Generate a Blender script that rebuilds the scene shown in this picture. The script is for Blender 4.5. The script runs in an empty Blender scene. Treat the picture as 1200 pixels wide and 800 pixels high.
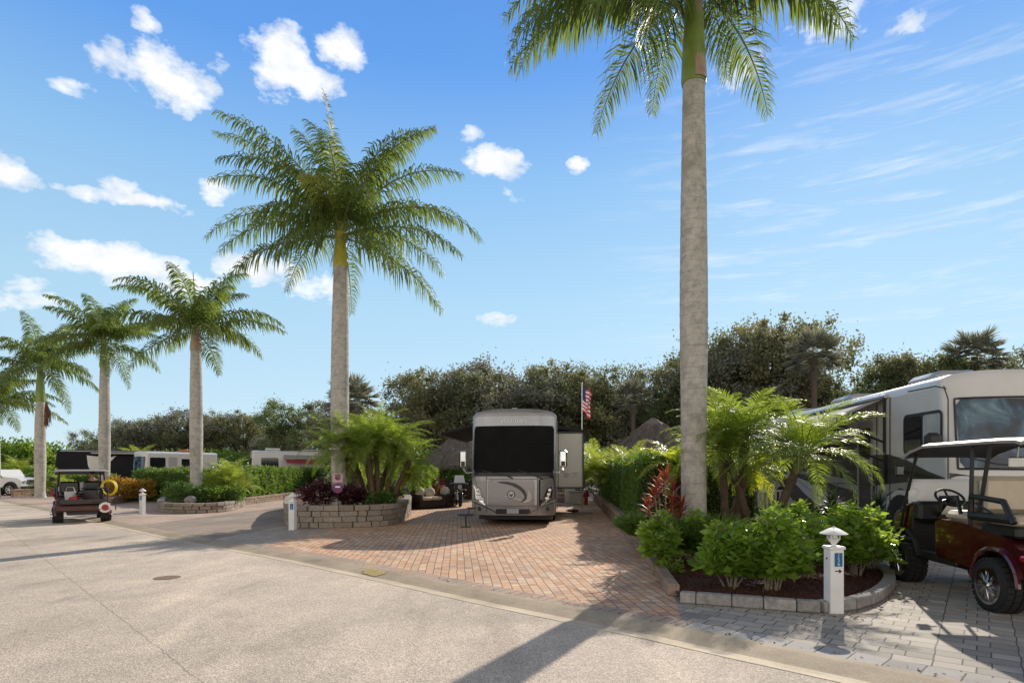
import bpy, bmesh, math, random
import numpy as np
from mathutils import Vector, Matrix
from mathutils.geometry import tessellate_polygon
random.seed(7); rng = np.random.default_rng(7)
R = math.radians
SC = bpy.context.scene
COL = SC.collection
EYE, FPX, HZ = 1.65, 700.0, 552.0
def G(px, py, z=0.0):
    Y = FPX*(EYE-z)/(py-HZ); return Vector(((px-600)/FPX*Y, Y, z))
def XY(px, Y, z=0.0): return Vector(((px-600)/FPX*Y, Y, z))
def ZY(py, Y): return EYE+(HZ-py)/FPX*Y
DV = Vector((.091, 1, 0)).normalized()          # driveway direction
DANG = -math.atan(.091)

# ------------------------------------------------------------------ materials
def nmat(name):
    m = bpy.data.materials.new(name); m.use_nodes = True
    nt = m.node_tree; b = nt.nodes['Principled BSDF']; return m, nt, b
def lnk(nt, a, b): nt.links.new(a, b)
def ramp(nt, fac, stops):
    r = nt.nodes.new('ShaderNodeValToRGB'); e = r.color_ramp.elements
    while len(e) < len(stops): e.new(.5)
    for k, (p, c) in enumerate(stops):
        e[k].position = p; e[k].color = (*c, 1) if len(c) == 3 else c
    lnk(nt, fac, r.inputs[0]); return r.outputs[0]
def noise(nt, vec, scale, detail=4, rough=.55, dist=0.0):
    n = nt.nodes.new('ShaderNodeTexNoise'); n.inputs['Scale'].default_value = scale
    n.inputs['Detail'].default_value = detail; n.inputs['Roughness'].default_value = rough
    n.inputs['Distortion'].default_value = dist
    if vec is not None: lnk(nt, vec, n.inputs['Vector'])
    return n.outputs['Fac']
def mapping(nt, vec, scale=(1,1,1), rot=(0,0,0), loc=(0,0,0)):
    m = nt.nodes.new('ShaderNodeMapping'); lnk(nt, vec, m.inputs[0])
    m.inputs['Scale'].default_value = scale; m.inputs['Rotation'].default_value = rot; m.inputs['Location'].default_value = loc
    return m.outputs[0]
def objco(nt):
    return nt.nodes.new('ShaderNodeTexCoord').outputs['Object']
def geopos(nt):
    return nt.nodes.new('ShaderNodeNewGeometry').outputs['Position']
def mixc(nt, fac, a, b, mode='MIX'):
    m = nt.nodes.new('ShaderNodeMix'); m.data_type = 'RGBA'; m.blend_type = mode
    for s, v in ((m.inputs[0], fac), (m.inputs[6], a), (m.inputs[7], b)):
        if isinstance(v, (int, float)): s.default_value = v
        elif isinstance(v, tuple): s.default_value = (*v, 1)
        else: lnk(nt, v, s)
    return m.outputs[2]
def math_(nt, op, a, b=None, clamp=False):
    m = nt.nodes.new('ShaderNodeMath'); m.operation = op; m.use_clamp = clamp
    for s, v in ((m.inputs[0], a), (m.inputs[1], b)):
        if v is None: continue
        if isinstance(v, (int, float)): s.default_value = v
        else: lnk(nt, v, s)
    return m.outputs[0]
def bump(nt, b, h, strength=.4, dist=.02):
    n = nt.nodes.new('ShaderNodeBump'); n.inputs['Strength'].default_value = strength; n.inputs['Distance'].default_value = dist
    lnk(nt, h, n.inputs['Height']); lnk(nt, n.outputs[0], b.inputs['Normal'])
def plain(name, c, rough=.5, metal=0.0, var=.12, nscale=6, spec=None, coat=0.0, bumps=0.0):
    m, nt, b = nmat(name); co = objco(nt)
    f = noise(nt, co, nscale, 5)
    c0 = tuple(max(0, x*(1-var)) for x in c); c1 = tuple(min(1, x*(1+var)) for x in c)
    lnk(nt, ramp(nt, f, [(.3, c0), (.7, c1)]), b.inputs['Base Color'])
    f2 = noise(nt, co, nscale*5, 3)
    rr = nt.nodes.new('ShaderNodeMapRange'); lnk(nt, f2, rr.inputs[0])
    rr.inputs[3].default_value = max(0, rough-.08); rr.inputs[4].default_value = min(1, rough+.1)
    lnk(nt, rr.outputs[0], b.inputs['Roughness']); b.inputs['Metallic'].default_value = metal
    if coat: b.inputs['Coat Weight'].default_value = coat; b.inputs['Coat Roughness'].default_value = .06
    if spec is not None: b.inputs['Specular IOR Level'].default_value = spec
    if bumps: bump(nt, b, noise(nt, co, nscale*12, 4), bumps, .01)
    return m
def leafmat(name, dark, light, trans, tw=.4, rough=.42, patch=1.5, bright=None):
    m, nt, b = nmat(name)
    g = nt.nodes.new('ShaderNodeNewGeometry')
    n = noise(nt, g.outputs['Position'], patch, 3)
    f = math_(nt, 'ADD', math_(nt, 'MULTIPLY', g.outputs['Random Per Island'], .55), math_(nt, 'MULTIPLY', math_(nt, 'SUBTRACT', n, .3), 1.1), True)
    stops = [(0.05, dark), (.75, light)]
    if bright: stops.append((.98, bright))
    c = ramp(nt, f, stops)
    lnk(nt, c, b.inputs['Base Color']); b.inputs['Roughness'].default_value = rough
    t = nt.nodes.new('ShaderNodeBsdfTranslucent')
    lnk(nt, mixc(nt, .65, c, trans), t.inputs[0])
    mx = nt.nodes.new('ShaderNodeMixShader'); mx.inputs[0].default_value = tw
    lnk(nt, b.outputs[0], mx.inputs[1]); lnk(nt, t.outputs[0], mx.inputs[2])
    lnk(nt, mx.outputs[0], nt.nodes['Material Output'].inputs[0]); return m
def stonemat(name, cols, nscale=18, rough=.9, bs=.5):
    m, nt, b = nmat(name); g = nt.nodes.new('ShaderNodeNewGeometry')
    co = g.outputs['Position']
    n1 = noise(nt, co, nscale, 6, .7)
    isl = ramp(nt, g.outputs['Random Per Island'], [(i/(len(cols)-1), c) for i, c in enumerate(cols)])
    c = mixc(nt, .75, isl, ramp(nt, n1, [(.3, (.28,.28,.28)), (.72, (1,1,1))]), 'MULTIPLY')
    lnk(nt, c, b.inputs['Base Color']); b.inputs['Roughness'].default_value = rough
    bump(nt, b, noise(nt, co, nscale*2.2, 6, .7), bs, .02); return m

def pavermat(name, cols, bw, rh, ang, grout=(.10,.09,.08), tint=None, offs=.5):
    m, nt, b = nmat(name); co = geopos(nt)
    v = mapping(nt, co, rot=(0,0,ang))
    wob = nt.nodes.new('ShaderNodeTexNoise'); wob.inputs['Scale'].default_value = 3.0; lnk(nt, v, wob.inputs['Vector'])
    va = nt.nodes.new('ShaderNodeVectorMath'); va.operation = 'MULTIPLY_ADD'
    lnk(nt, wob.outputs['Color'], va.inputs[0]); va.inputs[1].default_value = (.025,.025,0); lnk(nt, v, va.inputs[2]); v = va.outputs[0]
    def brick(c1, c2, mort):
        k = nt.nodes.new('ShaderNodeTexBrick'); lnk(nt, v, k.inputs['Vector'])
        k.offset = offs; k.squash = .68; k.squash_frequency = 2
        k.inputs['Scale'].default_value = 1; k.inputs['Brick Width'].default_value = bw; k.inputs['Row Height'].default_value = rh
        k.inputs['Mortar Size'].default_value = .0065; k.inputs['Mortar Smooth'].default_value = .35; k.inputs['Bias'].default_value = 0
        k.inputs['Color1'].default_value = (*c1,1); k.inputs['Color2'].default_value = (*c2,1); k.inputs['Mortar'].default_value = (*mort,1)
        return k
    k1 = brick((0,0,0), (1,1,1), (.5,.5,.5))
    bc = ramp(nt, k1.outputs['Color'], [(i/(len(cols)-1), c) for i, c in enumerate(cols)])
    big = noise(nt, co, .55, 4, .6)
    bc = mixc(nt, .8, bc, ramp(nt, big, [(.3, (.70,.68,.66)), (.7, (1.08,1.05,1.02))]), 'MULTIPLY')
    fine = noise(nt, co, 60, 4, .7)
    bc = mixc(nt, .6, bc, ramp(nt, fine, [(.3, (.6,.6,.6)), (.7, (1.1,1.1,1.1))]), 'MULTIPLY')
    st = noise(nt, co, 2.7, 5, .7)
    bc = mixc(nt, ramp(nt, st, [(.54, (0,0,0)), (.72, (.6,.6,.6))]), bc, (.20,.16,.13))
    c = mixc(nt, k1.outputs['Fac'], bc, grout)
    lnk(nt, c, b.inputs['Base Color'])
    rg = ramp(nt, big, [(.35, (.74,)*3), (.7, (.92,)*3)]); lnk(nt, rg, b.inputs['Roughness']); b.inputs['Specular IOR Level'].default_value = .25
    h = math_(nt, 'SUBTRACT', math_(nt, 'MULTIPLY', fine, .25), k1.outputs['Fac'])
    h = math_(nt, 'ADD', h, math_(nt, 'MULTIPLY', k1.outputs['Color'], .3))
    bump(nt, b, h, .7, .012); return m

M = {}
def asphalt(name, base, warm=1.0):
    m, nt, b = nmat(name); co = geopos(nt)
    f1 = noise(nt, co, 60, 4, .8); f2 = noise(nt, co, .35, 5, .6, .6); f3 = noise(nt, co, 2.2, 5, .7)
    vo = nt.nodes.new('ShaderNodeTexVoronoi'); vo.inputs['Scale'].default_value = 75; lnk(nt, co, vo.inputs['Vector'])
    c = ramp(nt, f1, [(.33, tuple(x*.55 for x in base)), (.5, base), (.68, tuple(min(1, x*1.45) for x in base))])
    c = mixc(nt, .45, c, ramp(nt, vo.outputs['Color'], [(.1, (.45,.44,.42)), (.55, (1,1,1)), (.95, (1.5,1.46,1.4))]), 'MULTIPLY')
    c = mixc(nt, .9, c, ramp(nt, f2, [(.32, (.74,.74,.75)), (.5, (.98,.97,.96)), (.68, (1.16,1.13,1.08))]), 'MULTIPLY')
    c = mixc(nt, .6, c, ramp(nt, f3, [(.3, (.8,.79,.78)), (.7, (1.08,1.07,1.06))]), 'MULTIPLY')
    # hairline seams
    sx = nt.nodes.new('ShaderNodeSeparateXYZ'); lnk(nt, co, sx.inputs[0])
    d = math_(nt, 'ADD', math_(nt, 'ADD', math_(nt, 'MULTIPLY', sx.outputs[0], .717), math_(nt, 'MULTIPLY', sx.outputs[1], .697)), -1.53)
    d = math_(nt, 'ABSOLUTE', math_(nt, 'ADD', d, math_(nt, 'MULTIPLY', math_(nt, 'SUBTRACT', noise(nt, co, 2.5, 6, .8), .5), .10)))
    c = mixc(nt, math_(nt, 'MULTIPLY', math_(nt, 'LESS_THAN', d, .007), .45), c, (.10,.085,.07))
    f5 = noise(nt, mapping(nt, co, (.5,.16,1), (0,0,R(-48))), 1.6, 4, .55, .8)
    c = mixc(nt, .9, c, ramp(nt, f5, [(.33, (.74,.73,.72)), (.46, (1,1,1)), (.56, (1,1,1)), (.68, (1.22,1.20,1.17))]), 'MULTIPLY')
    sp = nt.nodes.new('ShaderNodeTexVoronoi'); sp.inputs['Scale'].default_value = 1.1; lnk(nt, co, sp.inputs['Vector'])
    c = mixc(nt, math_(nt, 'MULTIPLY', math_(nt, 'LESS_THAN', sp.outputs['Distance'], .035), .35), c, (.16,.14,.12))
    lnk(nt, c, b.inputs['Base Color']); b.inputs['Roughness'].default_value = .88
    bump(nt, b, math_(nt, 'ADD', f1, vo.outputs['Distance']), .5, .008); return m
M['road'] = asphalt('road_asphalt', (.60,.52,.435))
M['drive_asphalt'] = asphalt('drive_asphalt', (.33,.27,.225))
def concrete(name, base):
    m, nt, b = nmat(name); co = geopos(nt)
    f1 = noise(nt, co, 45, 5, .75); f2 = noise(nt, co, 1.3, 5, .65)
    c = ramp(nt, f1, [(.3, tuple(x*.7 for x in base)), (.7, tuple(min(1, x*1.15) for x in base))])
    c = mixc(nt, .9, c, ramp(nt, f2, [(.3, (.6,.57,.52)), (.68, (1.1,1.08,1.05))]), 'MULTIPLY')
    lnk(nt, c, b.inputs['Base Color']); b.inputs['Roughness'].default_value = .85
    bump(nt, b, f1, .3, .006); return m
M['curb'] = concrete('gutter_concrete', (.62,.53,.41)); M['curb_dark'] = concrete('gutter_concrete_stained', (.46,.385,.28))
M['red_paver'] = pavermat('red_paver', [(.72,.42,.26),(.86,.55,.35),(.68,.48,.35),(.88,.66,.48),(.56,.37,.27),(.82,.46,.27)], .215, .13, R(90)-DANG*-1)
M['tan_paver'] = pavermat('tan_paver', [(.56,.48,.41),(.62,.50,.42),(.48,.43,.39),(.68,.58,.50)], .215, .13, R(90)+DANG)
M['pink_paver'] = pavermat('pink_paver', [(.62,.47,.38),(.68,.54,.45),(.58,.46,.39)], .25, .16, R(40))
M['gray_paver'] = pavermat('gray_paver', [(.40,.37,.33),(.53,.49,.44),(.47,.43,.38),(.34,.32,.295),(.60,.55,.49)], .30, .20, R(38), grout=(.10,.10,.095))
M['edge_paver_red'] = pavermat('edge_paver_red', [(.50,.38,.31),(.58,.42,.32),(.46,.38,.33)], .16, 4.0, R(42), offs=0)
M['edge_paver_gray'] = pavermat('edge_paver_gray', [(.36,.36,.35),(.46,.45,.44),(.40,.385,.37)], .27, 4.0, R(45), offs=0)
M['wall_stone'] = stonemat('wall_stone', [(.30,.24,.19),(.42,.35,.28),(.36,.31,.27),(.48,.40,.32),(.33,.30,.28)])
M['brown_stone'] = stonemat('brown_stone', [(.34,.24,.17),(.42,.30,.21),(.30,.23,.18),(.46,.35,.26)])
M['gray_stone'] = stonemat('gray_stone', [(.36,.35,.33),(.46,.44,.41),(.41,.40,.38)], 14, .9, .3)
M['ground'] = None
def groundmat():
    m, nt, b = nmat('ground_soil_grass'); co = geopos(nt)
    c = ramp(nt, noise(nt, co, .6, 8, .7), [(.3, (.035,.05,.018)), (.6, (.09,.12,.04)), (.8, (.16,.15,.08))])
    lnk(nt, c, b.inputs['Base Color']); b.inputs['Roughness'].default_value = .95; bump(nt, b, noise(nt, co, 20, 6), .6, .05); return m
M['ground'] = groundmat()
def mulchmat():
    m, nt, b = nmat('bark_mulch'); g = nt.nodes.new('ShaderNodeNewGeometry'); co = g.outputs['Position']
    n = noise(nt, co, 45, 5, .8)
    c = ramp(nt, n, [(.3, (.035,.014,.010)), (.55, (.13,.052,.035)), (.75, (.26,.12,.085))])
    c = mixc(nt, .5, c, ramp(nt, g.outputs['Random Per Island'], [(0, (.5,.5,.5)), (1, (1.5,1.4,1.35))]), 'MULTIPLY')
    lnk(nt, c, b.inputs['Base Color']); b.inputs['Roughness'].default_value = .9; bump(nt, b, n, 1, .03); return m
M['mulch'] = mulchmat()
def barkmat(name, base, ringscale, dark=.55, rings=True, moss=None):
    m, nt, b = nmat(name); co = objco(nt)
    n = noise(nt, co, 7, 6, .7); nf = noise(nt, co, 60, 5, .7)
    c = ramp(nt, n, [(.3, tuple(x*dark for x in base)), (.52, base), (.75, tuple(min(1, x*1.25) for x in base))])
    c = mixc(nt, .6, c, ramp(nt, nf, [(.35, (.55,.54,.52)), (.65, (1.1,1.1,1.1))]), 'MULTIPLY')
    h = nf
    if rings:
        w = nt.nodes.new('ShaderNodeTexWave'); w.wave_type = 'BANDS'; w.bands_direction = 'Z'; w.wave_profile = 'SAW'
        w.inputs['Scale'].default_value = ringscale; w.inputs['Distortion'].default_value = 3.2; w.inputs['Detail'].default_value = 3; w.inputs['Detail Scale'].default_value = 1.2
        lnk(nt, co, w.inputs['Vector'])
        rw = mixc(nt, noise(nt, mapping(nt, co, (1,1,.6)), 2.4, 4, .6), (1,1,1), ramp(nt, w.outputs['Fac'], [(0, (.25,.24,.23)), (.10, (1,1,1)), (.8, (.93,.93,.93)), (1, (1.05,1.05,1.04))]))
        c = mixc(nt, .85, c, rw, 'MULTIPLY')
        h = math_(nt, 'ADD', math_(nt, 'MULTIPLY', w.outputs['Fac'], .6), math_(nt, 'MULTIPLY', nf, .6))
    if moss:
        c = mixc(nt, ramp(nt, noise(nt, co, 2.2, 4, .6), [(.5, (0,0,0)), (.7, (.6,.6,.6))]), c, moss)
    lnk(nt, c, b.inputs['Base Color']); b.inputs['Roughness'].default_value = .9; bump(nt, b, h, .6, .03); return m
M['royal_bark'] = barkmat('royal_bark', (.52,.495,.455), 1.6, .60, True, (.22,.22,.17))
M['oak_bark'] = barkmat('oak_bark', (.13,.10,.08), 1, .5, False)
M['date_bark'] = barkmat('date_bark', (.12,.078,.05), 6, .45, True)
M['stem'] = barkmat('stem_bark', (.34,.29,.21), 1, .6, False)
M['shaft'] = plain('crownshaft', (.17,.24,.05), .45, var=.35, nscale=2.5)
M['shaft_gold'] = plain('crownshaft_gold', (.46,.42,.05), .45, var=.3, nscale=2.5)
M['sheath'] = plain('dry_sheath', (.36,.27,.19), .7, var=.25)
M['royal_leaf'] = leafmat('royal_leaf', (.028,.055,.020), (.105,.155,.050), (.42,.54,.09), .42, .50)
M['royal_rachis'] = plain('royal_rachis', (.20,.26,.07), .5)
M['royal_leaf_gold'] = leafmat('royal_leaf_gold', (.10,.14,.03), (.26,.28,.06), (.62,.64,.10), .5, .6)
M['date_leaf'] = leafmat('date_leaf', (.055,.11,.022), (.19,.27,.050), (.64,.80,.08), .50, .45, 2.2)
M['date_leaf_y'] = leafmat('date_leaf_y', (.12,.22,.02), (.34,.42,.03), (.95,.98,.05), .58, .4, 2.2)
M['areca_leaf'] = leafmat('areca_leaf', (.07,.13,.025), (.20,.27,.05), (.68,.78,.10), .50, .4, 2)
M['shrub_leaf'] = leafmat('shrub_leaf', (.040,.10,.016), (.17,.28,.040), (.62,.86,.08), .54, .30, 7, (.42,.52,.09))
M['hedge_leaf'] = leafmat('hedge_leaf', (.025,.070,.014), (.080,.150,.032), (.36,.55,.06), .38, .5, 1.6, (.12,.20,.04))
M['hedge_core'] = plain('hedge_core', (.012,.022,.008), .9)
M['oak_leaf'] = leafmat('oak_leaf', (.065,.078,.042), (.19,.21,.12), (.42,.44,.18), .34, .62, .35)
M['oak_leaf3'] = leafmat('oak_leaf_olive', (.070,.076,.040), (.24,.24,.125), (.46,.45,.18), .36, .6, .35)
M['oak_leaf4'] = leafmat('oak_leaf_green', (.052,.078,.036), (.155,.21,.09), (.38,.46,.15), .36, .6, .35)
M['oak_leaf2'] = leafmat('oak_leaf_gray', (.075,.082,.058), (.25,.255,.20), (.42,.42,.26), .34, .62, .35)
M['green_leaf'] = leafmat('green_leaf', (.03,.08,.015), (.10,.19,.03), (.45,.65,.06), .42, .4, .6)
M['dark_red_leaf'] = leafmat('dark_red_leaf', (.018,.008,.012), (.060,.018,.022), (.22,.03,.05), .3, .35)
M['ti_leaf'] = leafmat('ti_leaf', (.12,.020,.012), (.36,.09,.05), (.75,.16,.08), .4, .35)
M['orange_leaf'] = leafmat('orange_leaf', (.14,.10,.02), (.38,.24,.03), (.8,.42,.05), .4, .5)
M['brom_leaf'] = leafmat('brom_leaf', (.10,.05,.02), (.34,.13,.05), (.7,.2,.06), .35, .35)
M['grass_leaf'] = leafmat('grass_leaf', (.035,.09,.02), (.10,.18,.04), (.35,.55,.08), .35, .5)
M['yucca_leaf'] = leafmat('yucca_leaf', (.010,.018,.010), (.03,.045,.025), (.08,.12,.04), .2, .4)
M['orange_leaf_dry'] = plain('dry_leaf', (.16,.10,.05), .8, 0, .5, 30)
M['thatch'] = None
def thatchmat():
    m, nt, b = nmat('palm_thatch'); co = objco(nt)
    n = noise(nt, mapping(nt, co, (14,14,3)), 3, 6, .8)
    c = ramp(nt, n, [(.3, (.09,.078,.068)), (.55, (.24,.21,.185)), (.8, (.40,.37,.33))])
    lnk(nt, c, b.inputs['Base Color']); b.inputs['Roughness'].default_value = .95; bump(nt, b, n, .9, .05); return m
M['thatch'] = thatchmat()
M['rv_bronze'] = plain('coach_bronze_paint', (.26,.255,.26), .24, .35, .06, 2, coat=.8)
M['rv_bronze_light'] = plain('coach_light_paint', (.43,.425,.425), .25, .3, .05, 2, coat=.8)
M['rv_dark'] = plain('coach_dark_paint', (.018,.018,.020), .3, 0, .08, 2, coat=.3)
M['rv_cap'] = plain('coach_cap_paint', (.40,.42,.45), .25, .2, .05, 2, coat=.8)
M['rv_white'] = plain('rv_white_paint', (.60,.59,.57), .3, 0, .05, 3, coat=.5)
M['rv_cream'] = plain('rv_cream_paint', (.62,.61,.595), .3, 0, .05, 2, coat=.4)
M['rv_taupe'] = plain('rv_taupe_paint', (.055,.048,.043), .3, .1, .08, 2, coat=.4)
M['rv_silver'] = plain('rv_silver_paint', (.40,.395,.385), .3, .2, .06, 2, coat=.4)
M['slide'] = plain('slide_panel', (.60,.58,.52), .45, 0, .06, 2)
M['cover'] = plain('windshield_cover_mesh', (.010,.010,.011), .85, 0, .2, 3, spec=.12, bumps=.15)
M['black'] = plain('black_plastic', (.016,.016,.017), .42, 0, .2, 8)
M['blackgloss'] = plain('black_gloss', (.010,.010,.011), .15, 0, .2, 4, coat=.6)
M['matte_black'] = plain('matte_black_paint', (.010,.010,.013), .6, 0, .2, 2, spec=.2)
M['rubber'] = plain('rubber', (.017,.017,.017), .8, 0, .25, 20, bumps=.3)
M['chrome'] = plain('chrome', (.75,.75,.76), .12, 1, .05, 4)
M['alu'] = plain('aluminium', (.55,.55,.55), .35, .9, .08, 6)
M['glassdark'] = plain('tinted_glass', (.012,.014,.018), .04, 0, .3, 2, spec=.9)
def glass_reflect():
    m, nt, b = nmat('windscreen_painted_reflection'); co = objco(nt)
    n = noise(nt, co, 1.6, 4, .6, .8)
    c = ramp(nt, n, [(.36, (.010,.016,.026)), (.50, (.025,.060,.11)), (.62, (.08,.16,.22)), (.75, (.26,.34,.34))])  # noise colours stand in for reflected sky and trees
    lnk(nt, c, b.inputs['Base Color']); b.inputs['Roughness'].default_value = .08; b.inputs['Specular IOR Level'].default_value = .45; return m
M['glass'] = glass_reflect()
M['curtain'] = plain('curtain', (.42,.43,.42), .8, 0, .15, 3)
M['white'] = plain('white_paint', (.76,.76,.75), .45, 0, .06, 5, bumps=.05)
M['white_fab'] = plain('white_text', (.86,.86,.86), .4)
M['lens'] = plain('lamp_lens', (.62,.62,.58), .12, .3, .2, 25, coat=1)
M['amber'] = plain('amber_lens', (.6,.2,.02), .2)
M['redlens'] = plain('red_lens', (.5,.01,.015), .15, coat=1)
M['blue'] = plain('blue_plate', (.012,.11,.28), .4, 0, .15, 20)
M['pale_blue'] = plain('pale_blue_mark', (.42,.68,.85), .4)
M['awning'] = None
def clothmat(name, c, tr, tw):
    m, nt, b = nmat(name); co = objco(nt); f = noise(nt, co, 5, 4)
    cc = ramp(nt, f, [(.3, tuple(x*.85 for x in c)), (.7, c)]); lnk(nt, cc, b.inputs['Base Color']); b.inputs['Roughness'].default_value = .8
    t = nt.nodes.new('ShaderNodeBsdfTranslucent'); t.inputs[0].default_value = (*tr, 1)
    mx = nt.nodes.new('ShaderNodeMixShader'); mx.inputs[0].default_value = tw
    lnk(nt, b.outputs[0], mx.inputs[1]); lnk(nt, t.outputs[0], mx.inputs[2]); lnk(nt, mx.outputs[0], nt.nodes['Material Output'].inputs[0]); return m
M['awning'] = clothmat('awning_cloth', (.55,.53,.50), (.6,.57,.52), .4)
M['awning_dark'] = clothmat('awning_dark_cloth', (.02,.02,.022), (.03,.03,.03), .1)
M['awning_red'] = clothmat('awning_red_cloth', (.42,.06,.07), (.5,.08,.08), .3)
M['cart_red'] = plain('metallic_burgundy', (.085,.006,.011), .2, .35, .15, 3, coat=1)
M['cart_brown'] = plain('cart_brown_paint', (.10,.045,.035), .4, 0, .2, 3)
M['vinyl'] = plain('tan_vinyl', (.56,.48,.36), .5, 0, .08, 4)
M['cart_top'] = plain('cart_roof_plastic', (.34,.335,.325), .45, 0, .06, 3)
M['cart_under'] = plain('cart_roof_lining', (.03,.03,.03), .6)
M['cushion'] = plain('cream_cushion', (.58,.50,.38), .9, 0, .1, 8, bumps=.2)
M['wicker'] = plain('dark_wicker', (.032,.020,.014), .7, 0, .4, 30, bumps=.6)
M['terracotta'] = plain('terracotta', (.38,.13,.06), .8, 0, .2, 5)
M['yellow_hose'] = plain('yellow_hose', (.62,.46,.02), .5, 0, .15, 5)
M['bucket'] = plain('gray_bucket', (.42,.44,.45), .5, 0, .1, 6)
M['red_can'] = plain('red_plastic', (.36,.02,.02), .45)
M['shirt'] = plain('dark_shirt', (.028,.032,.045), .85, 0, .3, 9)
M['trousers'] = plain('dark_trousers', (.02,.02,.022), .85)
M['skin'] = plain('skin', (.42,.25,.17), .55)
M['sign_pink'] = plain('sign_pink', (.62,.36,.44), .5, 0, .1, 6)
M['sign_purple'] = plain('sign_purple', (.16,.035,.13), .5, 0, .2, 6)
M['flag_red'] = clothmat('flag_red', (.50,.03,.04), (.5,.04,.05), .3)
M['flag_white'] = clothmat('flag_white', (.62,.62,.62), (.6,.6,.6), .3)
M['flag_blue'] = clothmat('flag_blue', (.03,.05,.20), (.03,.05,.2), .3)
M['car_white'] = plain('car_white', (.68,.68,.66), .25, 0, .04, 3, coat=.8)
M['lavender'] = plain('lavender_wall', (.36,.35,.38), .8)
M['rock'] = stonemat('rock', [(.34,.32,.30),(.40,.38,.36)], 8)
M['yellow_paint'] = plain('worn_yellow_paint', (.46,.34,.13), .8, 0, .35, 30)
M['rust'] = plain('rusty_iron', (.22,.14,.09), .8, 0, .3, 30)
M['tree_fruit'] = plain('dry_fruit_stalk', (.16,.07,.04), .9, 0, .3, 10)

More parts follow.
